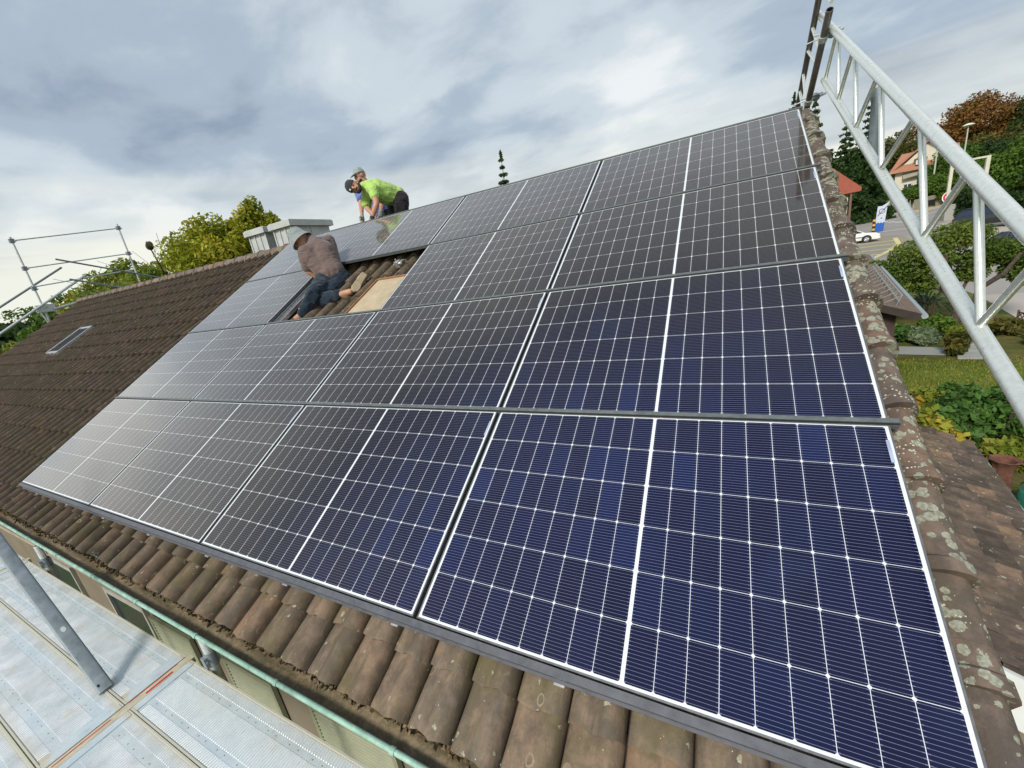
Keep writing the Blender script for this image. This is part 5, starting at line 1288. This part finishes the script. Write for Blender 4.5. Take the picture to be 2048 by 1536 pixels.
# ------------------------------------------------------------------ shed / garage roof in the middle right
shed = empty('garage', (2.6, 13, 0), label='long low garage roof with zinc gutter and white snow guard, beyond the verge tiles', cat='garage')
c0 = Vector((2.95, 10.4, 2.6)); dg_ = Vector((.163, .9866, 0)); gs = Vector((-dg_.y, dg_.x, 0)); sl_ = R(20); Ss = gs * math.cos(sl_) + Vector((0, 0, math.sin(sl_))); Sn = dg_.cross(Ss)
SM = Matrix((dg_, Ss, Sn)).transposed().to_4x4(); SM.translation = c0
m = MT('felt_shingles'); brk = m.node('ShaderNodeTexBrick'); brk.inputs['Scale'].default_value = 3.2; brk.inputs['Color1'].default_value = (.17, .115, .08, 1); brk.inputs['Color2'].default_value = (.13, .095, .07, 1); brk.inputs['Mortar'].default_value = (.06, .045, .035, 1); brk.inputs['Mortar Size'].default_value = .012
m.link(m.tc(), brk.inputs[0]); m.color(m.mix(m.ramp(m.noise(3, 5, .7), [(.4, 0), (.7, .6)]), brk.outputs[0], (.24, .165, .11))); m.set(rough=.9); M_felt = m.m
b = B(); b.box((0, 0, -.03), (14.6, 3.6, 0)); b.build('roof', M_felt, shed, SM)
b = B(); b.box((-.04, -.02, -.15), (-.002, 3.7, -.004)); b.build('bargeboard', simple('dark_brown_timber', (.035, .024, .018), .7), shed, SM)
b = B(); b.tube((-.05, -.06, -.03), (14.7, -.06, -.03), .055, 10); gz_ = b.build('gutter', galv('zinc_gutter', (.42, .50, .52), .5, .5), shed, SM, True)
b = B(); b.poly([tuple(c0 + gs * .35 + dg_ * .25)[:2] + (0,), tuple(c0 + gs * 3.4 + dg_ * .25)[:2] + (0,), tuple(c0 + gs * 3.4 + dg_ * 14)[:2] + (0,), tuple(c0 + gs * .35 + dg_ * 14)[:2] + (0,)], (0, 0, 2.55)); b.build('wall', simple('garage_wall', (.06, .035, .028), .85), shed)
b = B()
for q in (.10, .22): b.tube((.35, .38, q), (7.5, .38, q), .012, 6)
for i in range(12): b.tube((.35 + i * .64, .38, .0), (.35 + i * .64, .38, .24), .007, 5); b.tube((.35 + i * .64, .38, .22), (.35 + i * .64, .58, .0), .006, 5)
b.build('snow_guard', galv('white_snow_guard', (.36, .39, .38), .5, .2), shed, SM)

# lattice fence, wooden fence and boxes in the garden
f = empty('lattice_fence', (6.2, 21.3, .1), label='brown crossed lattice fence behind the garden tree trunk', cat='fence')
def lattice(x0, y0, x1, y1, h_, par):
    a_ = Vector((x0, y0, hg(y0))); c_ = Vector((x1, y1, hg(y1))); L_ = (c_ - a_).length; d = (c_ - a_).normalized(); nn_ = Vector((-d.y, d.x, 0)) * .012; b = B()
    k = int(L_ / .16)
    for i in range(-3, k):
        for sg in (0, 1):
            s0_, s1_ = i * .16, i * .16 + h_
            pa_ = max(0, s0_); pb2 = min(L_, s1_)
            if pb2 <= pa_: continue
            za, zb = (pa_ - s0_), (pb2 - s0_)
            if sg: za, zb = h_ - za, h_ - zb
            b.tube(a_ + d * pa_ + Vector((0, 0, za + .02)) + nn_ * (1 if sg else -1), a_ + d * pb2 + Vector((0, 0, zb + .02)) + nn_ * (1 if sg else -1), .014, 4)
    b.build('lattice_panel', simple('brown_lattice', (.11, .07, .045), .8), par)
    b = B()
    for q in (0, h_ + .03): b.tube(a_ + Vector((0, 0, q)), c_ + Vector((0, 0, q)), .022, 6)
    for q in (0, .5, 1): b.tube(a_.lerp(c_, q), a_.lerp(c_, q) + Vector((0, 0, h_ + .1)), .03, 6)
    b.build('rail', simple('brown_lattice', (.11, .07, .045), .8), par)
lattice(5.3, 22.2, 8.1, 20.6, .62, f)
f = empty('lattice_fence', (8.4, 20.0, .1), label='short lattice fence piece at the right edge below the girder diagonal', cat='fence'); lattice(8.25, 19.6, 8.6, 17.6, .5, f)
f = empty('slatted_fence', (5.0, 27.5, .2), label='pale vertical slatted fence between the garage gutter and the palms', cat='fence')
for i in range(9):
    b = B(); x = 4.9 + i * .17; b.box((x, 26.0, .2), (x + .09, 26.03, 1.25)); b.build('slat', simple('grey_slat', (.38, .37, .33), .7), f)
b = B(); b.box((4.85, 26.035, .4), (6.5, 26.06, .46)); b.build('rail', simple('grey_slat', (.38, .37, .33), .7), f)
bx_ = empty('wooden_planter', (8.7, 18.9, .1), label='low pinkish planter box at the right edge by the pavement', cat='planter'); b = B(); b.box((8.55, 19.3, .03), (9.3, 19.8, .45)); b.build('box', simple('pink_wood', (.42, .24, .17), .8), bx_, bevel=.02); b = B(); b.box((8.6, 19.35, .451), (9.25, 19.75, .46)); b.build('soil', M_bark, bx_)
# fluted terracotta pot and green watering can
pt = empty('fluted_pot', (3.45, 7.95, 0), label='tall fluted terracotta chimney pot standing in the bed by the watering can', cat='pot')
b = B(); pr_ = [(.13, 0), (.125, .1), (.115, .3), (.12, .46), (.15, .56), (.185, .60), (.175, .61), (.13, .58), (.11, .5), (0, .48)]; n = 28; vs = []
for r_, z in pr_:
    for i in range(n): t = 2 * math.pi * i / n; q = r_ * (1 + (.06 * math.cos(8 * t) if r_ > .1 else 0)); vs.append((q * math.cos(t), q * math.sin(t), z))
fs = [(k * n + i, k * n + (i + 1) % n, (k + 1) * n + (i + 1) % n, (k + 1) * n + i) for k in range(len(pr_) - 1) for i in range(n)]; b.add(vs, fs)
b.build('pot_body', simple('old_terracotta', (.13, .055, .035), .85, 0, .3, 9, .3), pt, Matrix.Translation((3.45, 7.95, 0)), True)
wc = empty('watering_can', (3.62, 7.55, 0), label='dark green watering can at the right photo edge', cat='watering can'); WM = Matrix.Translation((3.62, 7.55, 0))
b = B(); b.lathe([(0, .005), (.13, .005), (.135, .02), (.135, .24), (.12, .27), (.07, .285), (.065, .28), (.11, .262), (.12, .24), (.12, .03), (0, .03)], n=24); b.build('can_body', simple('dark_green_plastic', (.02, .13, .09), .4, 0, .1, 6), wc, WM, True)
b = B(); pts = [Vector((.0, .0, .28)) + Vector((-.06 + .13 * math.cos(t) * 0 + .0, .14 * math.cos(t), .12 * math.sin(t))) for t in [math.pi * i / 8 for i in range(9)]]
for p_, q_ in zip(pts[:-1], pts[1:]): b.tube(p_, q_, .011, 8)
b.build('handle', MATS['dark_green_plastic'], wc, WM, True)
b = B(); b.tube((-.11, .03, .06), (-.30, .10, .34), .022, 10, r2=.014); b.build('spout', MATS['dark_green_plastic'], wc, WM, True)
b = B(); b.tube((-.29, .097, .335), (-.335, .115, .375), .018, 12, r2=.042); b.build('rose', simple('black_rose', (.02, .02, .02), .5), wc, WM, True)
# ------------------------------------------------------------------ houses on the right
hb = empty('red_roofed_building', (10.4, 60.6, 1.5), label='low building with plain red roof and cream wall just right of the verge tiles', cat='building')
def along(o, d, l): return Vector(o) + Vector(d) * l
zb = hg(60)
b = B(); b.box((7.6, 60.3, zb), (11.15, 69, 5.9)); b.build('wall', M_cream, hb)
b = B(); b.poly([(5.5, 59.7, 11.0), (9.6, 59.7, 8.95), (12.1, 59.7, 6.62), (12.1, 59.7, 6.25), (5.5, 59.7, 6.0)], (0, 9.5, 0)); b.build('roof', simple('plain_red_roof', (.32, .085, .05), .8, 0, .08, 3), hb)
b = B(); b.box((11.2, 59.75, zb), (11.38, 59.95, 6.1)); b.build('downpipe', simple('brown_pipe', (.16, .08, .06), .6), hb)
hh_ = empty('orange_roofed_house', (33.5, 121, 3.6), label='cream house with orange tiled roof, dormer and grey awning behind the girders', cat='house')
m = MT('orange_tiles'); w_ = m.node('ShaderNodeTexWave'); w_.inputs['Scale'].default_value = 1.1; w_.bands_direction = 'Z'; m.link(m.tc(), w_.inputs[0]); m.color(m.mix(m.ramp(m.noise(1.2, 4, .6), [(.3, 0), (.7, .7)]), m.mix(m.math('MULTIPLY', w_.outputs[1], .35), (.36, .16, .095), (.22, .10, .06)), (.42, .21, .13))); m.set(rough=.85); M_orange = m.m
zb = hg(118)
HM_ = Matrix.Translation((33.2, 119, zb)) @ Matrix.Rotation(R(-14), 4, 'Z')
b = B(); b.box((-3.4, 0, 0), (5.0, 9, 6.4)); b.build('wall', simple('house_cream', (.62, .58, .46), .9), hh_, HM_)
b = B(); b.poly([(-4.3, -.6, 6.2), (-4.3, -.6, 6.45), (.8, -.6, 11.3), (5.9, -.6, 6.45), (5.9, -.6, 6.2), (.8, -.6, 10.9)], (0, 10.2, 0)); b.build('roof', M_orange, hh_, HM_)
b = B(); b.poly([(-3.4, .02, 6.38), (5, .02, 6.38), (.8, .02, 10.85)], (0, .2, 0)); b.build('gable', simple('house_cream', (.62, .58, .46), .9), hh_, HM_)
b = B(); b.poly([(-4.5, -1.0, 6.2), (5.6, -1.0, 6.2), (5.2, 1.6, 9.6), (-2.8, 1.6, 9.6)], (0, .3, .1)); rf_ = b.build('roof', M_orange, hh_, HM_)
b = B(); b.box((-.6, -.9, 7.1), (.7, .2, 8.1)); dm_ = b.build('dormer', simple('white_dormer', (.65, .65, .6), .7), hh_, HM_)
b = B(); b.poly([(-.9, -1.2, 8.1), (.05, -1.2, 8.7), (1.0, -1.2, 8.1)], (0, 1.6, 0)); b.build('dormer_roof', M_orange, dm_, HM_)
b = B(); b.box((-.35, -.93, 7.3), (.45, -.905, 7.95)); b.build('pane', M_winglass, dm_, HM_)
b = B(); b.poly([(-2.2, -.9, 4.8), (3.2, -1.5, 5.6), (3.2, .0, 6.0), (-2.4, .0, 5.8)], (0, 0, .12)); b.build('awning', simple('grey_awning', (.30, .28, .22), .8), hh_, HM_)
for (x_, z_, ww, hgt_) in ((-1.9, 1.2, 1.0, 2.6), (-.2, 1.4, .9, 1.4), (1.2, 1.4, .9, 1.4), (-.1, 3.6, .8, 1.2), (1.2, 3.6, .8, 1.2)):
    b = B(); b.box((x_, -.06, z_), (x_ + ww, -.01, z_ + hgt_)); w = b.build('window', M_winglass, hh_, HM_); b = B(); b.box((x_ - .12, -.09, z_ - .12), (x_ + ww + .12, -.062, z_)); b.box((x_ + ww / 2 - .05, -.09, z_ + .001), (x_ + ww / 2 + .05, -.061, z_ + hgt_)); b.box((x_ - .12, -.09, z_ + hgt_), (x_ + ww + .12, -.062, z_ + hgt_ + .1)); b.build('window_frame', M_white_metal, w, HM_)
# grey garden walls and railings
gw = empty('garden_wall', (30, 96, 2.7), label='grey concrete garden wall with dark openings left of the stop sign', cat='wall')
b = B(); b.poly([(26.2, 93.5, 2.6), (33.0, 99.5, 2.8), (33.0, 99.5, 4.9), (26.2, 93.5, 4.2)], (-.2, .3, 0)); b.build('wall', simple('grey_concrete', (.30, .27, .21), .9, 0, .15, 1.5), gw)
b = B(); b.poly([(29.0, 100.5, 4.2), (38.0, 108.5, 4.6), (38.0, 108.5, 6.6), (29.0, 100.5, 6.0)], (-.2, .3, 0)); b.build('upper_wall', simple('grey_concrete', (.30, .27, .21), .9, 0, .15, 1.5), gw)
for q in (.25, .62):
    P0 = Vector((26.2, 93.4, 2.9)).lerp(Vector((33.0, 99.4, 3.1)), q); b = B(); b.poly([P0, P0 + Vector((1.3, 1.15, .05)), P0 + Vector((1.3, 1.15, .9)), P0 + Vector((0, 0, .85))], (.02, -.06, 0)); b.build('opening', M_black, gw)
f = empty('garden_railing', (20, 98, 2.8), label='pale garden fence with many thin posts at the far side of the street', cat='fence')
for i in range(18):
    q = i / 17; x = 19.6 + 8.0 * q; y = 98.6 - 3.2 * q + (3.0 * q * q); b = B(); b.box((x, y, hg(y)), (x + .14, y + .12, hg(y) + 1.9)); b.build('fence_post', simple('weathered_post', (.36, .36, .30), .8), f)
b = B(); b.poly([(19.6, 98.7, 3.2), (27.6, 98.5, 3.2), (27.6, 98.5, 4.5), (19.6, 98.7, 4.4)], (0, .05, 0)); b.build('mesh_panel', simple('green_mesh', (.13, .17, .11), .8), f)
# ------------------------------------------------------------------ street lamps and signs
def lamp(x, y, zt, label, head=True, r=.075):
    p = empty('street_lamp', (x, y, hg(y)), label=label, cat='street lamp', group='street lamps')
    b = B(); b.tube((x, y, hg(y) - .1), (x, y, zt), r * 1.3, 8, r2=r * .8); b.build('pole', simple('green_grey_pole', (.42, .48, .38), .6), p, None, True)
    if head: b = B(); b.lathe([(0, .32), (.35, .26), (.72, .08), (.75, 0), (.55, -.08), (0, -.10)], (x, y, zt), 16); b.build('lamp_head', simple('lamp_head_pale', (.70, .75, .58), .5), p, None, True)
lamp(35.4, 107.0, 14.7, 'tall street lamp with pale disc head against the russet trees', r=.11)
lamp(32.8, 110, 13.2, 'slim lamp pole in front of the orange roof', True, r=.12)
bpy.data.objects['street_lamp.001'].children[1].scale = (1, 1, 1)
def sign(name, x, y, z, label, cat): return empty(name, (x, y, hg(y)), label=label, cat=cat)
view = lambda x, y: (Vector((CAM.x, CAM.y, 0)) - Vector((x, y, 0))).normalized()
def facing(x, y, z, rot=0):
    d = view(x, y); d.rotate(Euler((0, 0, R(rot)))); r_ = Vector((0, 0, 1)).cross(d); M = Matrix((r_, Vector((0, 0, 1)), d)).transposed().to_4x4(); M.translation = (x, y, z); return M
s_ = sign('no_entry_sign', 24.4, 76.0, 0, 'round red no entry sign with white bar on a post by the garden wall', 'sign')
b = B(); b.tube((24.4, 76.0, hg(76) - .1), (24.4, 76.0, 4.4), .05, 8); b.build('post', M_galv, s_, None, True)
M = facing(24.4, 76.0, 4.05) @ Matrix.Translation((0, 0, .07))
b = B(); b.lathe([(0, .0), (.74, .0), (.74, .03), (0, .03)], n=28); b.build('white_rim', M_white_metal, s_, M)
b = B(); b.lathe([(0, .034), (.64, .034)], n=28); b.build('red_disc', simple('sign_red', (.62, .03, .04), .4, 0, .03), s_, M)
b = B(); b.box((-.44, -.13, .038), (.44, .13, .044)); b.build('white_bar', M_white_metal, s_, M)
s_ = sign('square_sign', 17.1, 88.0, 0, 'pale square sign on a post in front of the bright green hedge', 'sign')
b = B(); b.tube((17.3, 88.0, hg(88) - .1), (17.3, 88.0, 6.2), .07, 8); b.build('post', M_galv, s_, None, True)
M = facing(17.3, 88.0, 6.3) @ Matrix.Translation((0, 0, .08)); b = B(); b.box((-.62, -.66, 0), (.62, .66, .05)); b.build('panel', simple('sign_cream', (.66, .62, .50), .5), s_, M)
b = B(); b.box((-.35, -.4, .052), (.35, .42, .056)); b.build('faded_symbol', simple('sign_tan', (.52, .42, .33), .5), s_, M)
# blue and white advertising pillar with slashed ring
fx, fy = 14.75, 63.4; zf = hg(fy)
s_ = sign('banner_sign', fx, fy, 0, 'slim banner sign, white above with a slashed ring, blue below', 'sign')
M = facing(fx, fy, zf) @ Matrix.Rotation(R(-3), 4, 'Z')
b = B(); b.box((-.42, .75, -.03), (.38, 2.75, .03)); b.poly([(.38, 2.75, -.03), (.52, 3.15, -.03), (-.05, 2.75, -.03)], (0, 0, .06)); b.build('white_panel', simple('banner_white', (.55, .60, .70), .5, 0, .03), s_, M)
b = B(); b.box((-.44, 0, -.032), (.38, 1.05, .032)); b.build('blue_panel', simple('banner_blue', (.01, .10, .42), .5, 0, .03), s_, M)
b = B(); n = 24
for i in range(n):
    t0, t1 = 2 * math.pi * i / n, 2 * math.pi * (i + 1) / n
    b.add([(.27 * math.cos(t0), 2.2 + .27 * math.sin(t0), .034), (.27 * math.cos(t1), 2.2 + .27 * math.sin(t1), .034), (.21 * math.cos(t1), 2.2 + .21 * math.sin(t1), .034), (.21 * math.cos(t0), 2.2 + .21 * math.sin(t0), .034)], [(0, 3, 2, 1)])
b.build('ring', simple('banner_ink', (.05, .07, .12), .5), s_, M)
b = B(); b.poly([(-.36, 1.72, .036), (-.29, 1.68, .036), (.42, 2.72, .036), (.36, 2.76, .036)], (0, 0, .004)); b.build('slash', MATS['banner_ink'], s_, M)
b = B(); b.box((-.02, 1.42, .034), (.12, 1.52, .037)); b.build('small_mark', MATS['banner_ink'], s_, M)
for i, x in enumerate((-.30, -.06, .17)):
    b = B(); b.poly([(x - .08, 1.02, .034), (x + .02, .92, .034), (x + .12, 1.02, .034), (x + .04, 1.12, .034), (x + .06, 1.30, .034), (x - .03, 1.12, .034)], (0, 0, .004)); b.build('wave_mark', simple('banner_white', (.55, .60, .70), .5), s_, M)
s_ = empty('striped_bollard', (14.2, 63.0, zf), label='yellow and black striped traffic bollard left of the banner sign', cat='bollard')
for i in range(7):
    b = B(); b.tube((14.18, 63.0, zf + .24 * i), (14.18, 63.0, zf + .24 * (i + 1) - .001), .13, 12); b.build('stripe_band', simple('bollard_yellow', (.65, .42, .06), .5) if i % 2 else M_black, s_, None, True)
s_ = empty('marker_post', (15.8, 92.5, hg(92)), label='thin white marker post beside the small round bush', cat='post'); b = B(); b.tube((13.9, 88, hg(88)), (13.9, 88, hg(88) + 1.7), .09, 8); b.build('post', M_white_metal, s_, None, True)
s_ = empty('utility_box', (21.5, 66.5, 1.7), label='grey utility cabinet at the end of the dark hedge', cat='box'); b = B(); b.box((20.9, 66.0, 1.66), (22.2, 66.8, 3.25)); b.build('cabinet', simple('cabinet_grey', (.36, .36, .33), .6), s_, bevel=.03); b = B(); b.box((20.85, 65.95, 3.251), (22.25, 66.85, 3.32)); b.build('lid', simple('cabinet_lid', (.55, .55, .5), .6), s_)
s_ = empty('post_frame', (26.2, 76, 2.0), label='pale yellow rectangular post frame standing above the dark hedge', cat='frame')
b = B(); b.box((27.1, 75.9, 2.0), (27.45, 76.2, 7.9)); b.build('upright', M_cream, s_); b = B(); b.box((24.0, 75.9, 7.901), (27.45, 76.2, 8.1)); b.build('crossbar', M_cream, s_); b = B(); b.box((24.0, 75.9, 2.0), (24.3, 76.2, 7.9)); b.build('upright', M_cream, s_)
# ------------------------------------------------------------------ cars
def carpaint(name, c, rough=.25):
    m = MT(name); n = m.noise(2, 3, .5); m.color(m.ramp(n, [(.3, tuple(x * .9 for x in c)), (.7, tuple(min(1, x * 1.05) for x in c))])); m.set(rough=rough, coat=.8, coatr=.05); return m.m
M_tyre = simple('tyre_rubber', (.018, .018, .018), .85); M_rim = galv('alloy_rim', (.5, .5, .5), .35, .8); M_lightred = simple('tail_lamp_red', (.5, .02, .02), .2); M_lightclr = simple('headlamp_clear', (.7, .72, .7), .15)
def car(x, y, head_deg, L_, W_, H_, prof, cab, paint, label, wheel_r=.32, wb=(.8, .8), zoff=None, lower=None):
    """prof: lower body outline [(x, z)], cab: cabin outline (x from the rear, 0..L)"""
    z = hg(y); M = Matrix.Translation((x, y, z)) @ Matrix.Rotation(math.atan(.035) * math.sin(R(head_deg)) * 0, 4, 'Y') @ Matrix.Rotation(R(head_deg), 4, 'Z') @ Matrix.Translation((-L_ / 2, 0, 0))
    root = empty('parked_car', mat=M, label=label, cat='car', group='cars parked by the street')
    def loft(outl, w0, w1, zlo, zhi, name, mat, par, inset=0):
        vs = []; n = len(outl)
        for sg in (-1, 1):
            for (px2, pz) in outl:
                t = (pz - zlo) / max(.01, zhi - zlo); t = min(1, max(0, t)); e = 1 - .07 * (abs(px2 - L_ / 2) / (L_ / 2)) ** 4
                vs.append((px2, sg * (w0 + (w1 - w0) * t) * e, pz))
        fs = [tuple(range(n)), tuple(range(2 * n - 1, n - 1, -1))] + [(i, n + i, n + (i + 1) % n, (i + 1) % n) for i in range(n)]
        bm = bmesh.new(); bv = [bm.verts.new(v) for v in vs]
        for f_ in fs: bm.faces.new([bv[i] for i in f_])
        bmesh.ops.recalc_face_normals(bm, faces=bm.faces); bmesh.ops.triangulate(bm, faces=[f_ for f_ in bm.faces if len(f_.verts) > 4])
        me = bpy.data.meshes.new(name); bm.to_mesh(me); bm.free(); o = link_mesh(name, me, mat, par, M)
        md = o.modifiers.new('b', 'BEVEL'); md.width = .035; md.segments = 3; md.limit_method = 'ANGLE'; md.angle_limit = R(25)
        for pl in me.polygons: pl.use_smooth = True
        return o
    body = loft(prof, W_ / 2, W_ / 2 * .93, .2, H_ * .62, 'body', paint, root)
    cbn = loft(cab, W_ / 2 * .90, W_ / 2 * .70, H_ * .58, H_, 'cabin', M_winglass, root)
    zmax = H_; top = [p_ for p_ in cab if p_[1] > H_ - .09]
    xa, xb = min(p_[0] for p_ in top), max(p_[0] for p_ in top)
    b = B(); b.box((xa, -W_ / 2 * .69, H_ - .03), (xb, W_ / 2 * .69, H_ + .012)); rf = b.build('car_roof', paint, root, M, False, .03)
    for sg in (-1, 1):
        b = B()
        for (p0, p1) in zip(cab[:-1], cab[1:]):
            if abs(p0[1] - p1[1]) > .12 or p0[1] > H_ - .09:
                y0 = sg * W_ / 2 * (.90 - .20 * (p0[1] - H_ * .58) / (H_ * .42)); y1 = sg * W_ / 2 * (.90 - .20 * (p1[1] - H_ * .58) / (H_ * .42))
                b.tube((p0[0], y0, p0[1]), (p1[0], y1, p1[1]), .035, 6)
        xm = (xa + xb) / 2; b.tube((xm, sg * W_ / 2 * .90, H_ * .58), (xm - .05, sg * W_ / 2 * .70, H_ - .02), .035, 6)
        b.build('window_pillars', paint, root, M, True)
    for wx in (wb[0], L_ - wb[1]):
        for sg in (-1, 1):
            WMx = M @ Matrix.Translation((wx, sg * (W_ / 2 - .10), wheel_r)) @ Matrix.Rotation(R(-90 * sg), 4, 'X')
            b = B(); b.lathe([(0, -.08), (wheel_r * .9, -.08), (wheel_r, -.04), (wheel_r, .09), (wheel_r * .93, .115), (wheel_r * .66, .118)], n=28); w = b.build('wheel', M_tyre, root, WMx, True)
            b = B(); b.lathe([(wheel_r * .66, .119), (wheel_r * .62, .09), (wheel_r * .2, .10), (0, .11)], n=20)
            for q in range(5): a_ = 2 * math.pi * q / 5; b.tube((0, 0, .112), (wheel_r * .62 * math.cos(a_), wheel_r * .62 * math.sin(a_), .112), .028, 6)
            b.build('rim', M_rim, w, WMx, True)
            b = B(); b.lathe([(wheel_r * 1.02, .112), (wheel_r * 1.22, .114)], n=24); b.build('wheel_arch', M_black, root, M @ Matrix.Translation((wx, sg * (W_ / 2 - .105), wheel_r * 1.02)) @ Matrix.Rotation(R(-90 * sg), 4, 'X'))
    for sg in (-1, 1):
        b = B(); b.box((-.012, sg * W_ * .36 - .14, H_ * .46), (.06, sg * W_ * .36 + .14, H_ * .60)); b.build('tail_light', M_lightred, root, M, False, .02)
        b = B(); b.box((L_ - .10, sg * W_ * .35 - .16, H_ * .42), (L_ + .008, sg * W_ * .35 + .16, H_ * .50)); b.build('headlight', M_lightclr, root, M, False, .02)
    b = B(); b.box((-.045, -W_ * .46, .28), (.05, W_ * .46, .46)); b.build('bumper', paint if lower is None else lower, root, M, False, .03)
    b = B(); b.box((L_ - .05, -W_ * .46, .24), (L_ + .045, W_ * .46, .44)); b.build('bumper', paint if lower is None else lower, root, M, False, .03)
    for sg in (-1, 1):
        b = B(); b.box((.9, sg * W_ / 2 - .012, .52), (L_ - .9, sg * W_ / 2 + .008, .56)); b.build('side_trim', M_black, root, M)
    return root
sal = [(0, .3), (0, .82), (.1, .90), (.9, .93), (3.2, .92), (4.15, .80), (4.38, .66), (4.42, .32), (4.3, .22), (.15, .22)]
car(10.35, 54.3, -4, 4.42, 1.72, 1.38, sal, [(.75, .88), (1.15, 1.30), (1.4, 1.38), (2.4, 1.37), (3.25, .90)], carpaint('white_car_paint', (.78, .80, .76)), 'white saloon car parked at the yellow bays, nose showing past the verge tiles', .31, (.85, .98), lower=carpaint('white_bumper', (.72, .74, .70)))
hat = [(0, .32), (-.02, .75), (.08, 1.0), (.5, 1.02), (2.9, .98), (3.7, .84), (3.95, .62), (3.98, .3), (3.85, .2), (.12, .2)]
car(14.25, 35.5, 97, 3.98, 1.72, 1.48, hat, [(.10, .95), (.42, 1.36), (.75, 1.48), (1.9, 1.47), (2.95, .96)], carpaint('black_blue_paint', (.012, .02, .028)), 'dark blue hatchback driving away at the right photo edge', .32, (.72, .78))
suvp = [(0, .45), (0, 1.05), (.15, 1.12), (1.0, 1.14), (3.6, 1.12), (4.4, 1.05), (4.62, .85), (4.64, .42), (4.5, .34), (.15, .34)]
suv = car(19.95, 53.4, -28, 4.6, 1.85, 1.78, suvp, [(.1, 1.05), (.35, 1.62), (.6, 1.78), (3.0, 1.76), (3.75, 1.10)], carpaint('dark_green_paint', (.015, .022, .022)), 'dark off road car with pale waist parked by the hedge', .38, (.9, .9))
# ------------------------------------------------------------------ dirt and litter along the eaves: countless bits
g = np.random.default_rng(11); V = []; Fs = []; Rn = []
for i in range(2600):
    x = -g.uniform(.9, 9.5); yy = gy(x) + .07 + g.normal() * .012; z = 3.172 + abs(g.normal()) * .008
    s = g.uniform(.003, .010) if g.random() < .93 else g.uniform(.010, .016); n = Vector(g.normal(size=3)).normalized(); u = n.orthogonal().normalized(); w = n.cross(u); k = len(V); c_ = Vector((x, yy, z)); r_ = g.random()
    for q in (u * s * 1.5, w * s, -u * s * 1.5, -w * s): V.append(c_ + q); Rn.append(r_)
    Fs.append((k, k + 1, k + 2, k + 3))
o = mk('leaf_litter', V, Fs, leaf_mat('litter', [(.06, .045, .025), (.11, .08, .045), (.16, .12, .07), (.30, .20, .10)], .1), None, None, False, Rn); tag(o, kind='stuff')
